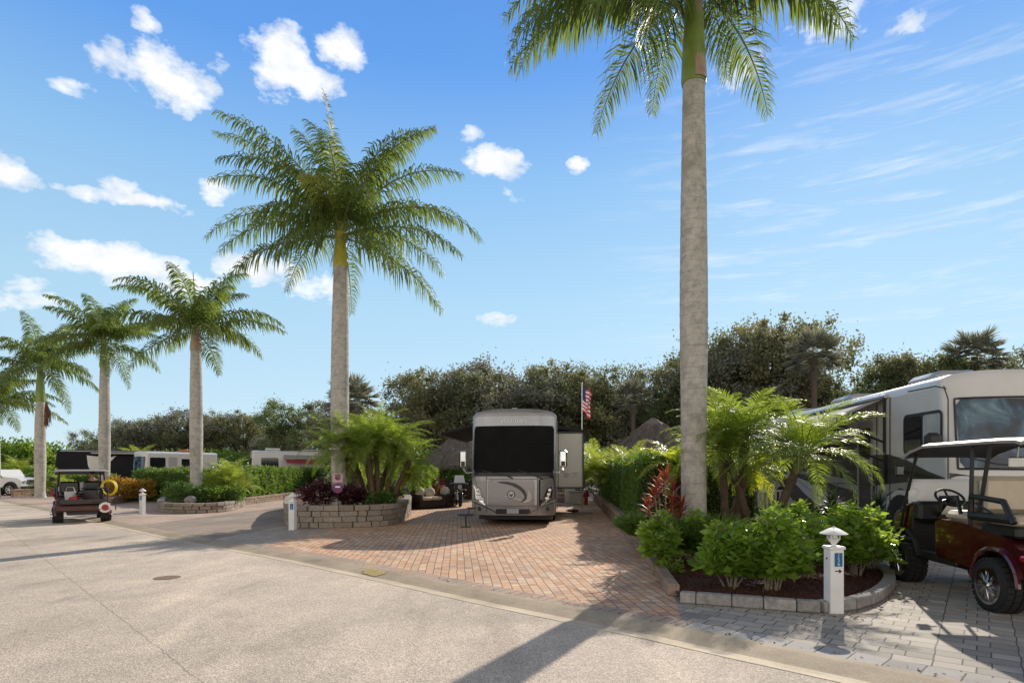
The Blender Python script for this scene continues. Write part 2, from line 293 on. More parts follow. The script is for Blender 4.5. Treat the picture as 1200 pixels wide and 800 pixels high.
# ------------------------------------------------------------------ mesh helpers
class MB:
    def __init__(s): s.v = []; s.f = []; s.mi = []; s.cur = 0
    def add(s, vs, fs):
        o = len(s.v); s.v += [tuple(p) for p in vs]; s.f += [tuple(i+o for i in f) for f in fs]; s.mi += [s.cur]*len(fs)
    def hexa(s, p):   # p: 8 points bottom4 (ccw) top4
        s.add(p, [(3,2,1,0),(4,5,6,7),(0,1,5,4),(1,2,6,5),(2,3,7,6),(3,0,4,7)])
    def box(s, c, d, rz=0, bev=0.0):
        c = Vector(c); ca, sa = math.cos(rz), math.sin(rz)
        def tr(x, y, z): return (c.x+x*ca-y*sa, c.y+x*sa+y*ca, c.z+z)
        hx, hy, hz = d[0]/2, d[1]/2, d[2]/2
        if bev <= 0:
            s.hexa([tr(-hx,-hy,-hz),tr(hx,-hy,-hz),tr(hx,hy,-hz),tr(-hx,hy,-hz),tr(-hx,-hy,hz),tr(hx,-hy,hz),tr(hx,hy,hz),tr(-hx,hy,hz)]); return
        b = min(bev, hx*.9, hy*.9, hz*.9)
        rings = [(hx-b,hy-b,-hz),(hx,hy,-hz+b),(hx,hy,hz-b),(hx-b,hy-b,hz)]
        vs = []
        for (a, e, z) in rings:
            bb = b if (a == hx) else 0
            k = b*.9 if a == hx else b*.3
            vs += [tr(-a+k,-e,z),tr(a-k,-e,z),tr(a,-e+k,z),tr(a,e-k,z),tr(a-k,e,z),tr(-a+k,e,z),tr(-a,e-k,z),tr(-a,-e+k,z)]
        fs = [tuple(range(7,-1,-1)), tuple(range(24,32))]
        for r in range(3):
            for i in range(8):
                j = (i+1) % 8; fs.append((r*8+i, r*8+j, r*8+8+j, r*8+8+i))
        s.add(vs, fs)
    def tube(s, pts, rad, n=8, caps=True):
        pts = [Vector(p) for p in pts]; rad = rad if isinstance(rad, (list, tuple)) else [rad]*len(pts)
        vs = []; fs = []; ref = None
        for i, p in enumerate(pts):
            t = (pts[min(i+1, len(pts)-1)]-pts[max(i-1, 0)])
            t = t.normalized() if t.length > 1e-9 else Vector((0,0,1))
            if ref is None: ref = Vector((1,0,0)) if abs(t.x) < .8 else Vector((0,1,0))
            a = (ref-t*ref.dot(t)).normalized(); b = t.cross(a); ref = a
            for k in range(n):
                an = 2*math.pi*k/n; vs.append(p+(a*math.cos(an)+b*math.sin(an))*rad[i])
        for i in range(len(pts)-1):
            for k in range(n):
                j = (k+1) % n; fs.append((i*n+k, i*n+j, i*n+n+j, i*n+n+k))
        if caps: fs += [tuple(range(n-1,-1,-1)), tuple(range((len(pts)-1)*n, len(pts)*n))]
        s.add(vs, fs)
    def cyl(s, p0, p1, r0, r1=None, n=16): s.tube([p0, p1], [r0, r0 if r1 is None else r1], n)
    def lathe(s, c, prof, n=24, axis='Z'):
        vs = []; fs = []
        for (r, h) in prof:
            for k in range(n):
                a = 2*math.pi*k/n; x, y = r*math.cos(a), r*math.sin(a)
                if axis == 'Z': q = (x, y, h)
                elif axis == 'X': q = (h, x, y)
                else: q = (x, h, y)
                vs.append((c[0]+q[0], c[1]+q[1], c[2]+q[2]))
        for i in range(len(prof)-1):
            for k in range(n):
                j = (k+1) % n; fs.append((i*n+k, i*n+j, i*n+n+j, i*n+n+k))
        fs += [tuple(range(n-1,-1,-1)), tuple(range((len(prof)-1)*n, len(prof)*n))]
        s.add(vs, fs)
    def prism(s, poly, z0, z1):
        n = len(poly); vs = [(p[0],p[1],z0) for p in poly]+[(p[0],p[1],z1) for p in poly]
        fs = [tuple(range(n-1,-1,-1)), tuple(range(n, 2*n))]+[(i,(i+1)%n,n+(i+1)%n,n+i) for i in range(n)]
        s.add(vs, fs)
    def extr(s, poly, d):   # 3-D polygon extruded by vector d
        n = len(poly); d = Vector(d); vs = [Vector(p) for p in poly]; vs = vs+[p+d for p in vs]
        fs = [tuple(range(n-1,-1,-1)), tuple(range(n, 2*n))]+[(i,(i+1)%n,n+(i+1)%n,n+i) for i in range(n)]
        s.add(vs, fs)
    def ball(s, c, r, n=12, m=8, jit=0):
        r = r if isinstance(r, tuple) else (r,r,r)
        vs = []; fs = []
        for i in range(m+1):
            ph = math.pi*i/m
            for k in range(n):
                a = 2*math.pi*k/n; q = 1+(random.random()-.5)*jit
                vs.append((c[0]+r[0]*q*math.sin(ph)*math.cos(a), c[1]+r[1]*q*math.sin(ph)*math.sin(a), c[2]+r[2]*q*math.cos(ph)))
        for i in range(m):
            for k in range(n):
                j = (k+1) % n; fs.append((i*n+k, i*n+n+k, i*n+n+j, i*n+j))
        s.add(vs, fs)
    def build(s, name, mats, parent=None, smooth=False, bevel=0):
        me = bpy.data.meshes.new(name); me.from_pydata(s.v, [], s.f)
        if not isinstance(mats, (list, tuple)): mats = [mats]
        for m in mats: me.materials.append(m)
        me.polygons.foreach_set('material_index', s.mi)
        if smooth: me.polygons.foreach_set('use_smooth', [True]*len(s.f))
        me.update()
        o = bpy.data.objects.new(name, me); COL.objects.link(o)
        if parent: o.parent = parent
        if smooth: sharp(me)
        if bevel:
            md = o.modifiers.new('b', 'BEVEL'); md.width = bevel; md.segments = 2; md.limit_method = 'ANGLE'
        return o
def sharp(me, ang=40):
    try: me.set_sharp_from_angle(angle=R(ang))
    except Exception: pass
def npmesh(name, V, F, mat, parent=None, mi=None):
    V = np.asarray(V, dtype=np.float32); F = np.asarray(F, dtype=np.int32)
    me = bpy.data.meshes.new(name); me.vertices.add(len(V)); me.vertices.foreach_set('co', V.ravel())
    me.loops.add(F.size); me.loops.foreach_set('vertex_index', F.ravel())
    me.polygons.add(len(F)); k = F.shape[1]
    me.polygons.foreach_set('loop_start', np.arange(0, F.size, k, dtype=np.int32))
    me.polygons.foreach_set('loop_total', np.full(len(F), k, dtype=np.int32))
    for m in (mat if isinstance(mat, (list, tuple)) else [mat]): me.materials.append(m)
    if mi is not None: me.polygons.foreach_set('material_index', np.asarray(mi, dtype=np.int32))
    me.update(calc_edges=True)
    if name is None: return me
    o = bpy.data.objects.new(name, me); COL.objects.link(o)
    if parent: o.parent = parent
    return o
def tag(o, label, cat, group=None, kind=None):
    o['label'] = label; o['category'] = cat
    if group: o['group'] = group
    if kind: o['kind'] = kind
    return o
def struct(o): o['kind'] = 'structure'; return o
def thing(name, label, cat, loc=(0,0,0), rz=0.0, group=None, sc=1.0):
    o = bpy.data.objects.new(name, None); COL.objects.link(o); o.location = loc; o.rotation_euler = (0,0,rz); o.scale = (sc,)*3
    o.empty_display_size = .2
    return tag(o, label, cat, group)
def dup(root, loc=None, rz=None, sc=None, label=None, cat=None, group=None):
    def rec(o, par):
        c = o.copy(); COL.objects.link(c); c.parent = par
        for ch in list(o.children): rec(ch, c)
        return c
    kids = list(root.children); r = root.copy(); COL.objects.link(r)
    for ch in kids: rec(ch, r)
    if loc is not None: r.location = loc
    if rz is not None: r.rotation_euler[2] = rz
    if sc is not None: r.scale = sc if isinstance(sc, tuple) else (sc,)*3
    if label: r['label'] = label
    if cat: r['category'] = cat
    if group: r['group'] = group
    return r
def unit(a): return a/np.maximum(np.linalg.norm(a, axis=-1, keepdims=True), 1e-9)
def leaves(P, Dr, L, W, fold=0.0):
    """diamond leaves with centre fold -> V,F"""
    n = len(P); Dr = unit(Dr); ref = rng.normal(size=(n,3)); S = unit(np.cross(Dr, ref)); N = np.cross(Dr, S)
    L = np.broadcast_to(np.asarray(L, float).reshape(-1,1), (n,1)); W = np.broadcast_to(np.asarray(W, float).reshape(-1,1), (n,1))
    V = np.stack([P, P+Dr*L*.45+S*W*.5-N*W*.12, P+Dr*L, P+Dr*L*.45-S*W*.5-N*W*.12], axis=1).reshape(-1,3)
    F = np.arange(4*n).reshape(n,4); return V, F
def text(name, s, size, mat, parent, mtx, ext=.004, align='CENTER'):
    cu = bpy.data.curves.new(name, 'FONT'); cu.body = s; cu.size = size; cu.extrude = ext; cu.align_x = align; cu.align_y = 'CENTER'
    tmp = bpy.data.objects.new(name+'_c', cu); COL.objects.link(tmp)
    dg = bpy.context.evaluated_depsgraph_get(); me = bpy.data.meshes.new_from_object(tmp.evaluated_get(dg))
    bpy.data.objects.remove(tmp); me.materials.clear(); me.materials.append(mat)
    me.transform(mtx); o = bpy.data.objects.new(name, me); COL.objects.link(o)
    if parent: o.parent = parent
    return o
def densify(poly, step):
    out = []
    for i in range(len(poly)):
        a = Vector(poly[i]); b = Vector(poly[(i+1) % len(poly)]); n = max(1, int((b-a).length/step))
        for k in range(n): out.append(a.lerp(b, k/n))
    return out
def spline(pts, n=8, closed=False):
    pts = [Vector(p) for p in pts]; m = len(pts); out = []
    for i in range(m if closed else m-1):
        p0 = pts[(i-1) % m] if (closed or i > 0) else pts[0]; p1 = pts[i]; p2 = pts[(i+1) % m]
        p3 = pts[(i+2) % m] if (closed or i+2 < m) else pts[-1]
        for k in range(n):
            t = k/n; out.append(.5*((2*p1)+(p2-p0)*t+(2*p0-5*p1+4*p2-p3)*t*t+(3*p1-p0-3*p2+p3)*t**3))
    if not closed: out.append(pts[-1])
    return out
def sheetpoly(name, pts, z, mat):
    vs = [Vector((p[0], p[1], z)) for p in pts]; tri = tessellate_polygon([vs])
    mb = MB(); 
    fs = []
    for t in tri:
        a, b, c = (vs[i] for i in t); fs.append(t if (b-a).cross(c-a).z > 0 else (t[2], t[1], t[0]))
    mb.add(vs, fs); o = mb.build(name, mat); return struct(o)

# ------------------------------------------------------------------ GROUND
mb = MB(); mb.add([(-900,-300,-.08),(900,-300,-.08),(900,1200,-.08),(-900,1200,-.08)], [(0,1,2,3)])
struct(mb.build('ground', M['ground']))
inner = [G(135,610), G(233,629), G(363,650.7), G(480,673), G(600,697), G(690,713.5), G(790,732), G(890,752), G(996,772.5), G(1119,797)]
outer_w = .68
d0 = (inner[1]-inner[0]).normalized(); inner = [inner[0]-d0*60]+inner
dl = (inner[-1]-inner[-2]).normalized(); inner.append(inner[-1]+dl*9)
def offs(pts, d):
    out = []
    for i, p in enumerate(pts):
        t = (pts[min(i+1, len(pts)-1)]-pts[max(i-1, 0)]).normalized(); n = Vector((t.y, -t.x, 0)); out.append(p+n*d)
    return out
# n points toward the road (camera side, for left-to-right travel)
sgn = 1 if offs(inner, 1.0)[5].y < inner[5].y else -1
def curbline(d): return offs(inner, sgn*d)
prof = [(0,.004),(.10,.003),(.24,-.012),(.40,-.034),(.52,-.026),(.66,-.004),(.68,-.02)]
lines = [curbline(d) for d, z in prof]
mb = MB(); n = len(inner); vs = []
for (d, z), ln in zip(prof, lines): vs += [(p.x,p.y,z) for p in ln]
fs = [(j*n+i, (j+1)*n+i, (j+1)*n+i+1, j*n+i+1) for j in range(len(prof)-1) for i in range(n-1)]
mb.add(vs, fs); mb.mi = [1 if k//(n-1) in (0,1,2) else 0 for k in range(len(fs))]
struct(mb.build('curb', [M['curb'], M['curb_dark']]))
ol = curbline(.672)
road = [(p.x,p.y) for p in ol]+[(40,-60),(-160,-60),(-160,150)]
sheetpoly('road', road, -.008, M['road'])
# paved areas behind the curb
def far(pt, k): return pt+DV*k
cA = G(300,638.5); 
I = inner
def on_curb(px):   # point of curb inner line at given picture column (plan position)
    for i in range(len(inner)-1):
        a, b = inner[i], inner[i+1]
        fa = 600+FPX*a.x/a.y if a.y > 0 else -1e5; fb = 600+FPX*b.x/b.y if b.y > 0 else 1e5
        if fa <= px <= fb:
            lo, hi = 0, 1
            for _ in range(40):
                m = (lo+hi)/2; p = a.lerp(b, m)
                if 600+FPX*p.x/p.y < px: lo = m
                else: hi = m
            return a.lerp(b, lo)
pc = on_curb(452); kk = min(range(len(inner)-1), key=lambda i: abs((inner[i]-pc).length+(inner[i+1]-pc).length-(inner[i+1]-inner[i]).length)); tt_ = (inner[kk+1]-inner[kk]).normalized(); nn_ = Vector((tt_.y,-tt_.x,0))*sgn
mb = MB()
for k in range(34):
    d = random.uniform(.12,.36); w = random.uniform(.02,.05); s0 = random.uniform(-.2,.2); l = random.uniform(.05,.12); zf = lambda d: .006+(.003 if d < .1 else .003-(d-.1)*.107 if d < .24 else -.012-(d-.24)*.1375)
    q = [pc+tt_*(s0-l)+nn_*(d-w), pc+tt_*(s0+l)+nn_*(d-w), pc+tt_*(s0+l)+nn_*(d+w), pc+tt_*(s0-l)+nn_*(d+w)]; ds = [d-w,d-w,d+w,d+w]
    mb.add([(p.x,p.y,zf(e)+k*.0001) for p, e in zip(q, ds)], [(0,1,2,3) if sgn < 0 else (3,2,1,0)])
mb.build('paint_patch', M['yellow_paint'])
tag(bpy.data.objects['paint_patch'], 'worn yellow paint mark on the gutter beside the red pavers', 'paint mark')
pL0 = on_curb(0.5) or inner[1]; p165 = on_curb(163); p250 = on_curb(250); p300 = on_curb(303); p800 = on_curb(801)
def between(pa, pb):
    out = [pa]
    for q in inner:
        if q.x > pa.x+.01 and q.x < pb.x-.01: out.append(q)
    return out+[pb]
far_l = inner[0]
sheetpoly('apron_paving', [(p.x,p.y) for p in between(far_l, p165)]+[tuple(far(p165, 40))[:2], (-14,75), (-70,75)], .0, M['pink_paver'])
sheetpoly('asphalt_driveway', [(p.x,p.y) for p in between(p165, p250)]+[tuple(far(p250, 40))[:2], tuple(far(p165, 40))[:2]], -.003, M['drive_asphalt'])
sheetpoly('paver_border', [(p.x,p.y) for p in between(p250, p300)]+[tuple(far(p300, 40))[:2], tuple(far(p250, 40))[:2]], .0, M['tan_paver'])
redR = [G(790,697), G(753,650.5), G(692,579), G(680,565)]
sheetpoly('paved_driveway', [(p.x,p.y) for p in between(p300, p800)]+[(p.x,p.y) for p in redR[:2]]+[tuple(redR[1]+DV*45)[:2], tuple(far(p300, 45))[:2]], .0, M['red_paver'])
sheetpoly('side_paving', [(p.x,p.y) for p in between(p800, inner[-1])]+[(30,2),(30,60),tuple(redR[1]+DV*45)[:2]]+[(p.x,p.y) for p in redR[:2]][::-1], .0, M['gray_paver'])
# soldier courses along the gutter
def course(name, a, b, w, m):
    pts = between(a, b); back = offs(pts, -sgn*w)
    q = [(p.x,p.y) for p in pts]+[(p.x,p.y) for p in back[::-1]]
    return sheetpoly(name, q, .004, m)
course('edge_paving', p300, p800, .27, M['edge_paver_red'])
course('edge_paving', p800, inner[-1], .27, M['edge_paver_gray'])
# strip of two paver rows along the planter wall is part of the driveway
mb = MB(); c = G(196,676); mb.lathe((c.x,c.y,-.006), [(.19,0),(.19,.003),(.15,.006),(.02,.006)], 24)
tag(mb.build('manhole_cover', M['rust']), 'small round rusty cover set flush in the road surface', 'cover')

# ------------------------------------------------------------------ block walls
def block_wall(name, path, h, ch, bl, depth, mat, label, cat='wall', parent=None, z0=0.0, cap=True, closed=False, jit=.012):
    path = [Vector((p[0],p[1],0)) for p in path]
    if closed: path = path+[path[0]]
    cum = [0]
    for a, b in zip(path, path[1:]): cum.append(cum[-1]+(b-a).length)
    def at(s):
        s = max(0, min(cum[-1]-1e-6, s))
        for i in range(len(path)-1):
            if s <= cum[i+1]:
                t = (s-cum[i])/(cum[i+1]-cum[i]); return path[i].lerp(path[i+1], t)
        return path[-1]
    mb = MB(); nrow = max(1, round(h/ch)); ch = h/nrow
    for r in range(nrow):
        s = -random.random()*bl*.6
        top = cap and r == nrow-1 and nrow > 1
        while s < cum[-1]:
            L = bl*random.choice([.6,.85,1,1,1.25]) if not top else bl
            a = at(max(s, 0)+.004); b = at(min(s+L, cum[-1])-.004); s += L
            t = b-a
            if t.length < .03: continue
            ln = t.length; ang = math.atan2(t.y, t.x); c = (a+b)/2; nrm = Vector((-t.y, t.x, 0)).normalized()
            o = random.uniform(-jit, jit); dd = depth+(.05 if top else 0)
            c = c+nrm*o
            mb.box((c.x, c.y, z0+(r+.5)*ch), (ln, dd, ch-.008), ang, .012)
    o = mb.build(name, mat, parent)
    if label: tag(o, label, cat)
    return o

# ------------------------------------------------------------------ LIGHT / SKY / CAMERA
SUN_EL, SUN_AZ = R(28.5), math.atan2(.55, 1)    # azimuth measured from +Y toward +X
sl = bpy.data.lights.new('sun', 'SUN'); so = bpy.data.objects.new('sun', sl); COL.objects.link(so)
sl.energy = 5.0; sl.angle = R(.55); sl.color = (1, .90, .76)
sd = Vector((math.sin(SUN_AZ)*math.cos(SUN_EL), math.cos(SUN_AZ)*math.cos(SUN_EL), math.sin(SUN_EL)))
so.rotation_euler = sd.to_track_quat('Z', 'Y').to_euler(); so.location = sd*60
W = bpy.data.worlds.new('World'); SC.world = W; W.use_nodes = True
nt = W.node_tree; bg = nt.nodes['Background']
sky = nt.nodes.new('ShaderNodeTexSky'); sky.sky_type = 'NISHITA'; sky.sun_disc = False
sky.sun_elevation = SUN_EL; sky.sun_rotation = SUN_AZ; sky.air_density = 1.0; sky.dust_density = .15; sky.ozone_density = 2.5; sky.altitude = 0
tc = nt.nodes.new('ShaderNodeTexCoord'); dirv = tc.outputs['Generated']
sep = nt.nodes.new('ShaderNodeSeparateXYZ'); lnk(nt, dirv, sep.inputs[0])
grad = ramp(nt, sep.outputs[2], [(0, (.68,.86,.98)), (.10, (.60,.83,.98)), (.26, (.49,.77,.98)), (.42, (.32,.62,.98)), (.56, (.13,.39,.95)), (.75, (.08,.27,.80))])
skyc = mixc(nt, 1.0, sky.outputs[0], (.12,.12,.12), 'MULTIPLY')
base = mixc(nt, .80, skyc, grad)
nz = nt.nodes.new('ShaderNodeTexNoise'); nz.inputs['Scale'].default_value = 9; nz.inputs['Detail'].default_value = 7; nz.inputs['Roughness'].default_value = .6; lnk(nt, dirv, nz.inputs['Vector'])
wp = nt.nodes.new('ShaderNodeVectorMath'); wp.operation = 'MULTIPLY_ADD'; lnk(nt, nz.outputs['Color'], wp.inputs[0]); wp.inputs[1].default_value = (.05,.05,.05)
lnk(nt, dirv, wp.inputs[2])
wq = nt.nodes.new('ShaderNodeVectorMath'); wq.operation = 'SUBTRACT'; lnk(nt, wp.outputs[0], wq.inputs[0]); wq.inputs[1].default_value = (.025,.025,.025)
clv = wq.outputs[0]
clouds = [(330,76,30,36,.95),(398,62,26,20,.95),(352,98,42,14,.85),(200,92,40,27,.95),(172,26,17,11,.6),(122,62,18,20,.42),(84,100,22,9,.6),(262,75,18,9,.4),
  (8,205,26,20,.85),(28,228,18,7,.5),(142,232,54,8,.85),(128,218,22,12,.9),(138,310,66,20,.95),(200,332,60,14,.6),(292,312,40,18,.8),(250,222,22,11,.8),(370,335,40,16,.6),
  (582,190,30,14,.95),(556,158,15,8,.55),(676,198,13,8,.7),(580,372,24,6,.6),(604,228,17,8,.45),(975,15,40,26,.55),(862,80,40,22,.5),(1060,32,20,14,.6),
  (20,330,40,10,.5),(20,345,70,14,.4),(700,378,30,4,.3)]
acc = None
for (cx, cy, w, h, op) in clouds:
    d = Vector(((cx-600)/FPX, 1, (HZ-cy)/FPX)); ln = d.length; d.normalize()
    rx, rz_ = w*1.15/FPX/ln, h*1.15/FPX/ln
    s1 = nt.nodes.new('ShaderNodeVectorMath'); s1.operation = 'SUBTRACT'; lnk(nt, clv, s1.inputs[0]); s1.inputs[1].default_value = d
    s2 = nt.nodes.new('ShaderNodeVectorMath'); s2.operation = 'MULTIPLY'; lnk(nt, s1.outputs[0], s2.inputs[0]); s2.inputs[1].default_value = (1/rx, 1/rx, 1/rz_)
    s3 = nt.nodes.new('ShaderNodeVectorMath'); s3.operation = 'LENGTH'; lnk(nt, s2.outputs[0], s3.inputs[0])
    v = math_(nt, 'MULTIPLY', math_(nt, 'SUBTRACT', 1.35, s3.outputs['Value'], True), op)
    acc = v if acc is None else math_(nt, 'MAXIMUM', acc, v)
n2 = noise(nt, mapping(nt, dirv, (1,1,1.8)), 22, 9, .62)
cl = math_(nt, 'ADD', acc, math_(nt, 'MULTIPLY', math_(nt, 'SUBTRACT', n2, .52), 1.9))
gate = math_(nt, 'MULTIPLY', acc, 6, True)
cl = math_(nt, 'MULTIPLY', cl, gate)
cf = ramp(nt, cl, [(.22, (0,0,0)), (.42, (.5,)*3), (.75, (1,1,1))])
# thin streaks high on the right
n3 = noise(nt, mapping(nt, dirv, (1.4,1.4,12), (0,R(-7),0)), 5, 7, .65, .3)
st = ramp(nt, n3, [(.50, (0,0,0)), (.80, (.55,)*3)])
msk = ramp(nt, sep.outputs[0], [(.10, (0,0,0)), (.35, (1,1,1))])
mskz = ramp(nt, sep.outputs[2], [(.05, (.2,)*3), (.30, (1,1,1)), (.47, (1,1,1)), (.60, (.1,)*3)])
st = math_(nt, 'MULTIPLY', math_(nt, 'MULTIPLY', st, msk), mskz)
tot = math_(nt, 'MAXIMUM', cf, st)
fin = mixc(nt, tot, base, mixc(nt, ramp(nt, noise(nt, mapping(nt, dirv, (1,1,1.6)), 16, 6, .6), [(.35, (0,0,0)), (.6, (1,1,1))]), (.84,.89,.96), (1.12,1.12,1.12)))
# added fill light: bright warm low band behind the viewpoint, dim gray zenith
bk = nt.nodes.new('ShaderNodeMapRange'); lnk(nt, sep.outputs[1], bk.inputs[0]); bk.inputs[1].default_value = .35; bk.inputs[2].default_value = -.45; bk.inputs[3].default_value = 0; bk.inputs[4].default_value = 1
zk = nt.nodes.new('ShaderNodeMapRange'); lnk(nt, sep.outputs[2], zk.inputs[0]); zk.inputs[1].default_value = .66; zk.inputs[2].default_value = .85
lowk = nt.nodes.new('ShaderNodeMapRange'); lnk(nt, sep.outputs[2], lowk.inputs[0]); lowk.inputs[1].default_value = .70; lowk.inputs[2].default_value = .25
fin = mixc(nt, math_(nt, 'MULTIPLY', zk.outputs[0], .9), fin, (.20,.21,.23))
back_fill = math_(nt, 'MULTIPLY', bk.outputs[0], lowk.outputs[0])
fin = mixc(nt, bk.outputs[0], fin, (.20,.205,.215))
fin = mixc(nt, back_fill, fin, mixc(nt, ramp(nt, noise(nt, dirv, 3, 6, .6), [(.35, (0,0,0)), (.65, (1,1,1))]), (.95,.91,.84), (1.9,1.76,1.58)))
# world light below the horizon: dull ground tone
below = math_(nt, 'LESS_THAN', sep.outputs[2], -.02)
fin = mixc(nt, below, fin, (.22,.20,.17))
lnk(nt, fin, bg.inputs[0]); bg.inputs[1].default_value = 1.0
cam = bpy.data.cameras.new('camera'); co = bpy.data.objects.new('camera', cam); COL.objects.link(co)
co.location = (0,0,EYE); co.rotation_euler = (R(90),0,0); cam.lens = 36*FPX/1200; cam.sensor_width = 36; cam.sensor_fit = 'HORIZONTAL'
cam.shift_y = (HZ-400)/1200; cam.clip_end = 3000; cam.clip_start = .05
SC.camera = co
SC.view_settings.view_transform = 'Standard'; SC.view_settings.look = 'None'; SC.view_settings.exposure = 0; SC.view_settings.gamma = 1
SC.cycles.max_bounces = 8; SC.cycles.transparent_max_bounces = 6
# ------------------------------------------------------------------ VEGETATION
def rach(L, e0, droop, n=14, p=1.3, side=0.0):
    """2-D centre line of a frond: list of (r, z, angle)"""
    out = []; r = z = 0; 
    for i in range(n+1):
        t = i/n; e = e0-droop*t**p; out.append((r, z, e, side*t*t*L)); r += math.cos(e)*L/n; z += math.sin(e)*L/n
    return out
def frond_geo(base, az, L, e0, droop, nl, ll, lw, hang=.55, plume=.5, p=1.3, curl=0.0, segs=3, fwd=.55, rr=.022, start=.1, tipw=.25):
    """returns leaflet V,F and the rachis points"""
    C = rach(L, e0, droop, 14, p, curl); ca, sa = math.cos(az), math.sin(az)
    P = np.array([[base[0]+r*ca-s*sa, base[1]+r*sa+s*ca, base[2]+z] for r, z, e, s in C])
    ts = np.linspace(start, .995, nl); idx = ts*14; i0 = np.minimum(idx.astype(int), 13); fr = (idx-i0)[:,None]
    pos = P[i0]*(1-fr)+P[i0+1]*fr; tan = unit(P[i0+1]-P[i0])
    sv = np.array([-sa, ca, 0.0]); V = []; F = []; nv = 0
    for sd in (1, -1):
        up = unit(np.cross(tan, np.broadcast_to(sv, tan.shape)))*1.0
        up = np.where(up[:,2:3] < 0, -up, up)
        lr = rng.uniform(-plume, plume, (nl,1))
        d = unit(sv*sd+tan*(fwd+.5*ts[:,None]**3)+up*(.15+lr)+rng.normal(0,.06,(nl,3)))
        prof = (np.sin(np.pi*np.clip(ts*.88+.12, 0, 1)**.8)*.75+.25)
        ln = (ll*prof*rng.uniform(.85,1.1,nl))[:,None]
        w = lw*(.6+.4*prof)[:,None]
        pts = [pos]; dd = d; cur = pos
        for s in range(segs):
            cur = cur+dd*ln/segs; pts.append(cur); g = hang*rng.uniform(.7,1.3,(nl,1)); dd = unit(dd+np.array([0,0,-1.0])*g)
        wd = unit(tan+up*rng.uniform(-.3,.3,(nl,1)))
        rows = []
        for k, q in enumerate(pts):
            ww = w*[.45,1,.8,.08][k] if segs == 3 else w*[.6,1,.1][k]
            rows += [q-wd*ww/2, q+wd*ww/2]
        A = np.stack(rows, 1); m = A.shape[1]; V.append(A.reshape(-1,3))
        bI = (np.arange(nl)*m)[:,None]+nv
        for k in range(segs): F.append(np.concatenate([bI+2*k, bI+2*k+1, bI+2*k+3, bI+2*k+2], 1))
        nv += nl*m
    return np.concatenate(V), np.concatenate(F), P
def addtube(Vs, Fs, Ms, P, r0, r1, mi, n=5):
    mb = MB(); mb.tube([tuple(p) for p in P], [r0+(r1-r0)*i/(len(P)-1) for i in range(len(P))], n, False)
    o = sum(len(v) for v in Vs); Vs.append(np.array(mb.v)); Fs.append(np.array(mb.f)+o); Ms.append(np.full(len(mb.f), mi))
def frond_obj(parent, base, az, L, e0, droop, ll=.98, nl=84, lw=.048, mat=None, hang=.95, plume=.8, **kw):
    V, F, P = frond_geo(base, R(az), L, R(e0), R(droop), nl, ll, lw, hang=hang, plume=plume, **kw)
    Vs, Fs, Ms = [V], [F], [np.zeros(len(F))]
    addtube(Vs, Fs, Ms, P, .034, .006, 1)
    return npmesh('frond', np.concatenate(Vs), np.concatenate(Fs), [mat or M['royal_leaf'], M['royal_rachis']], parent, np.concatenate(Ms))
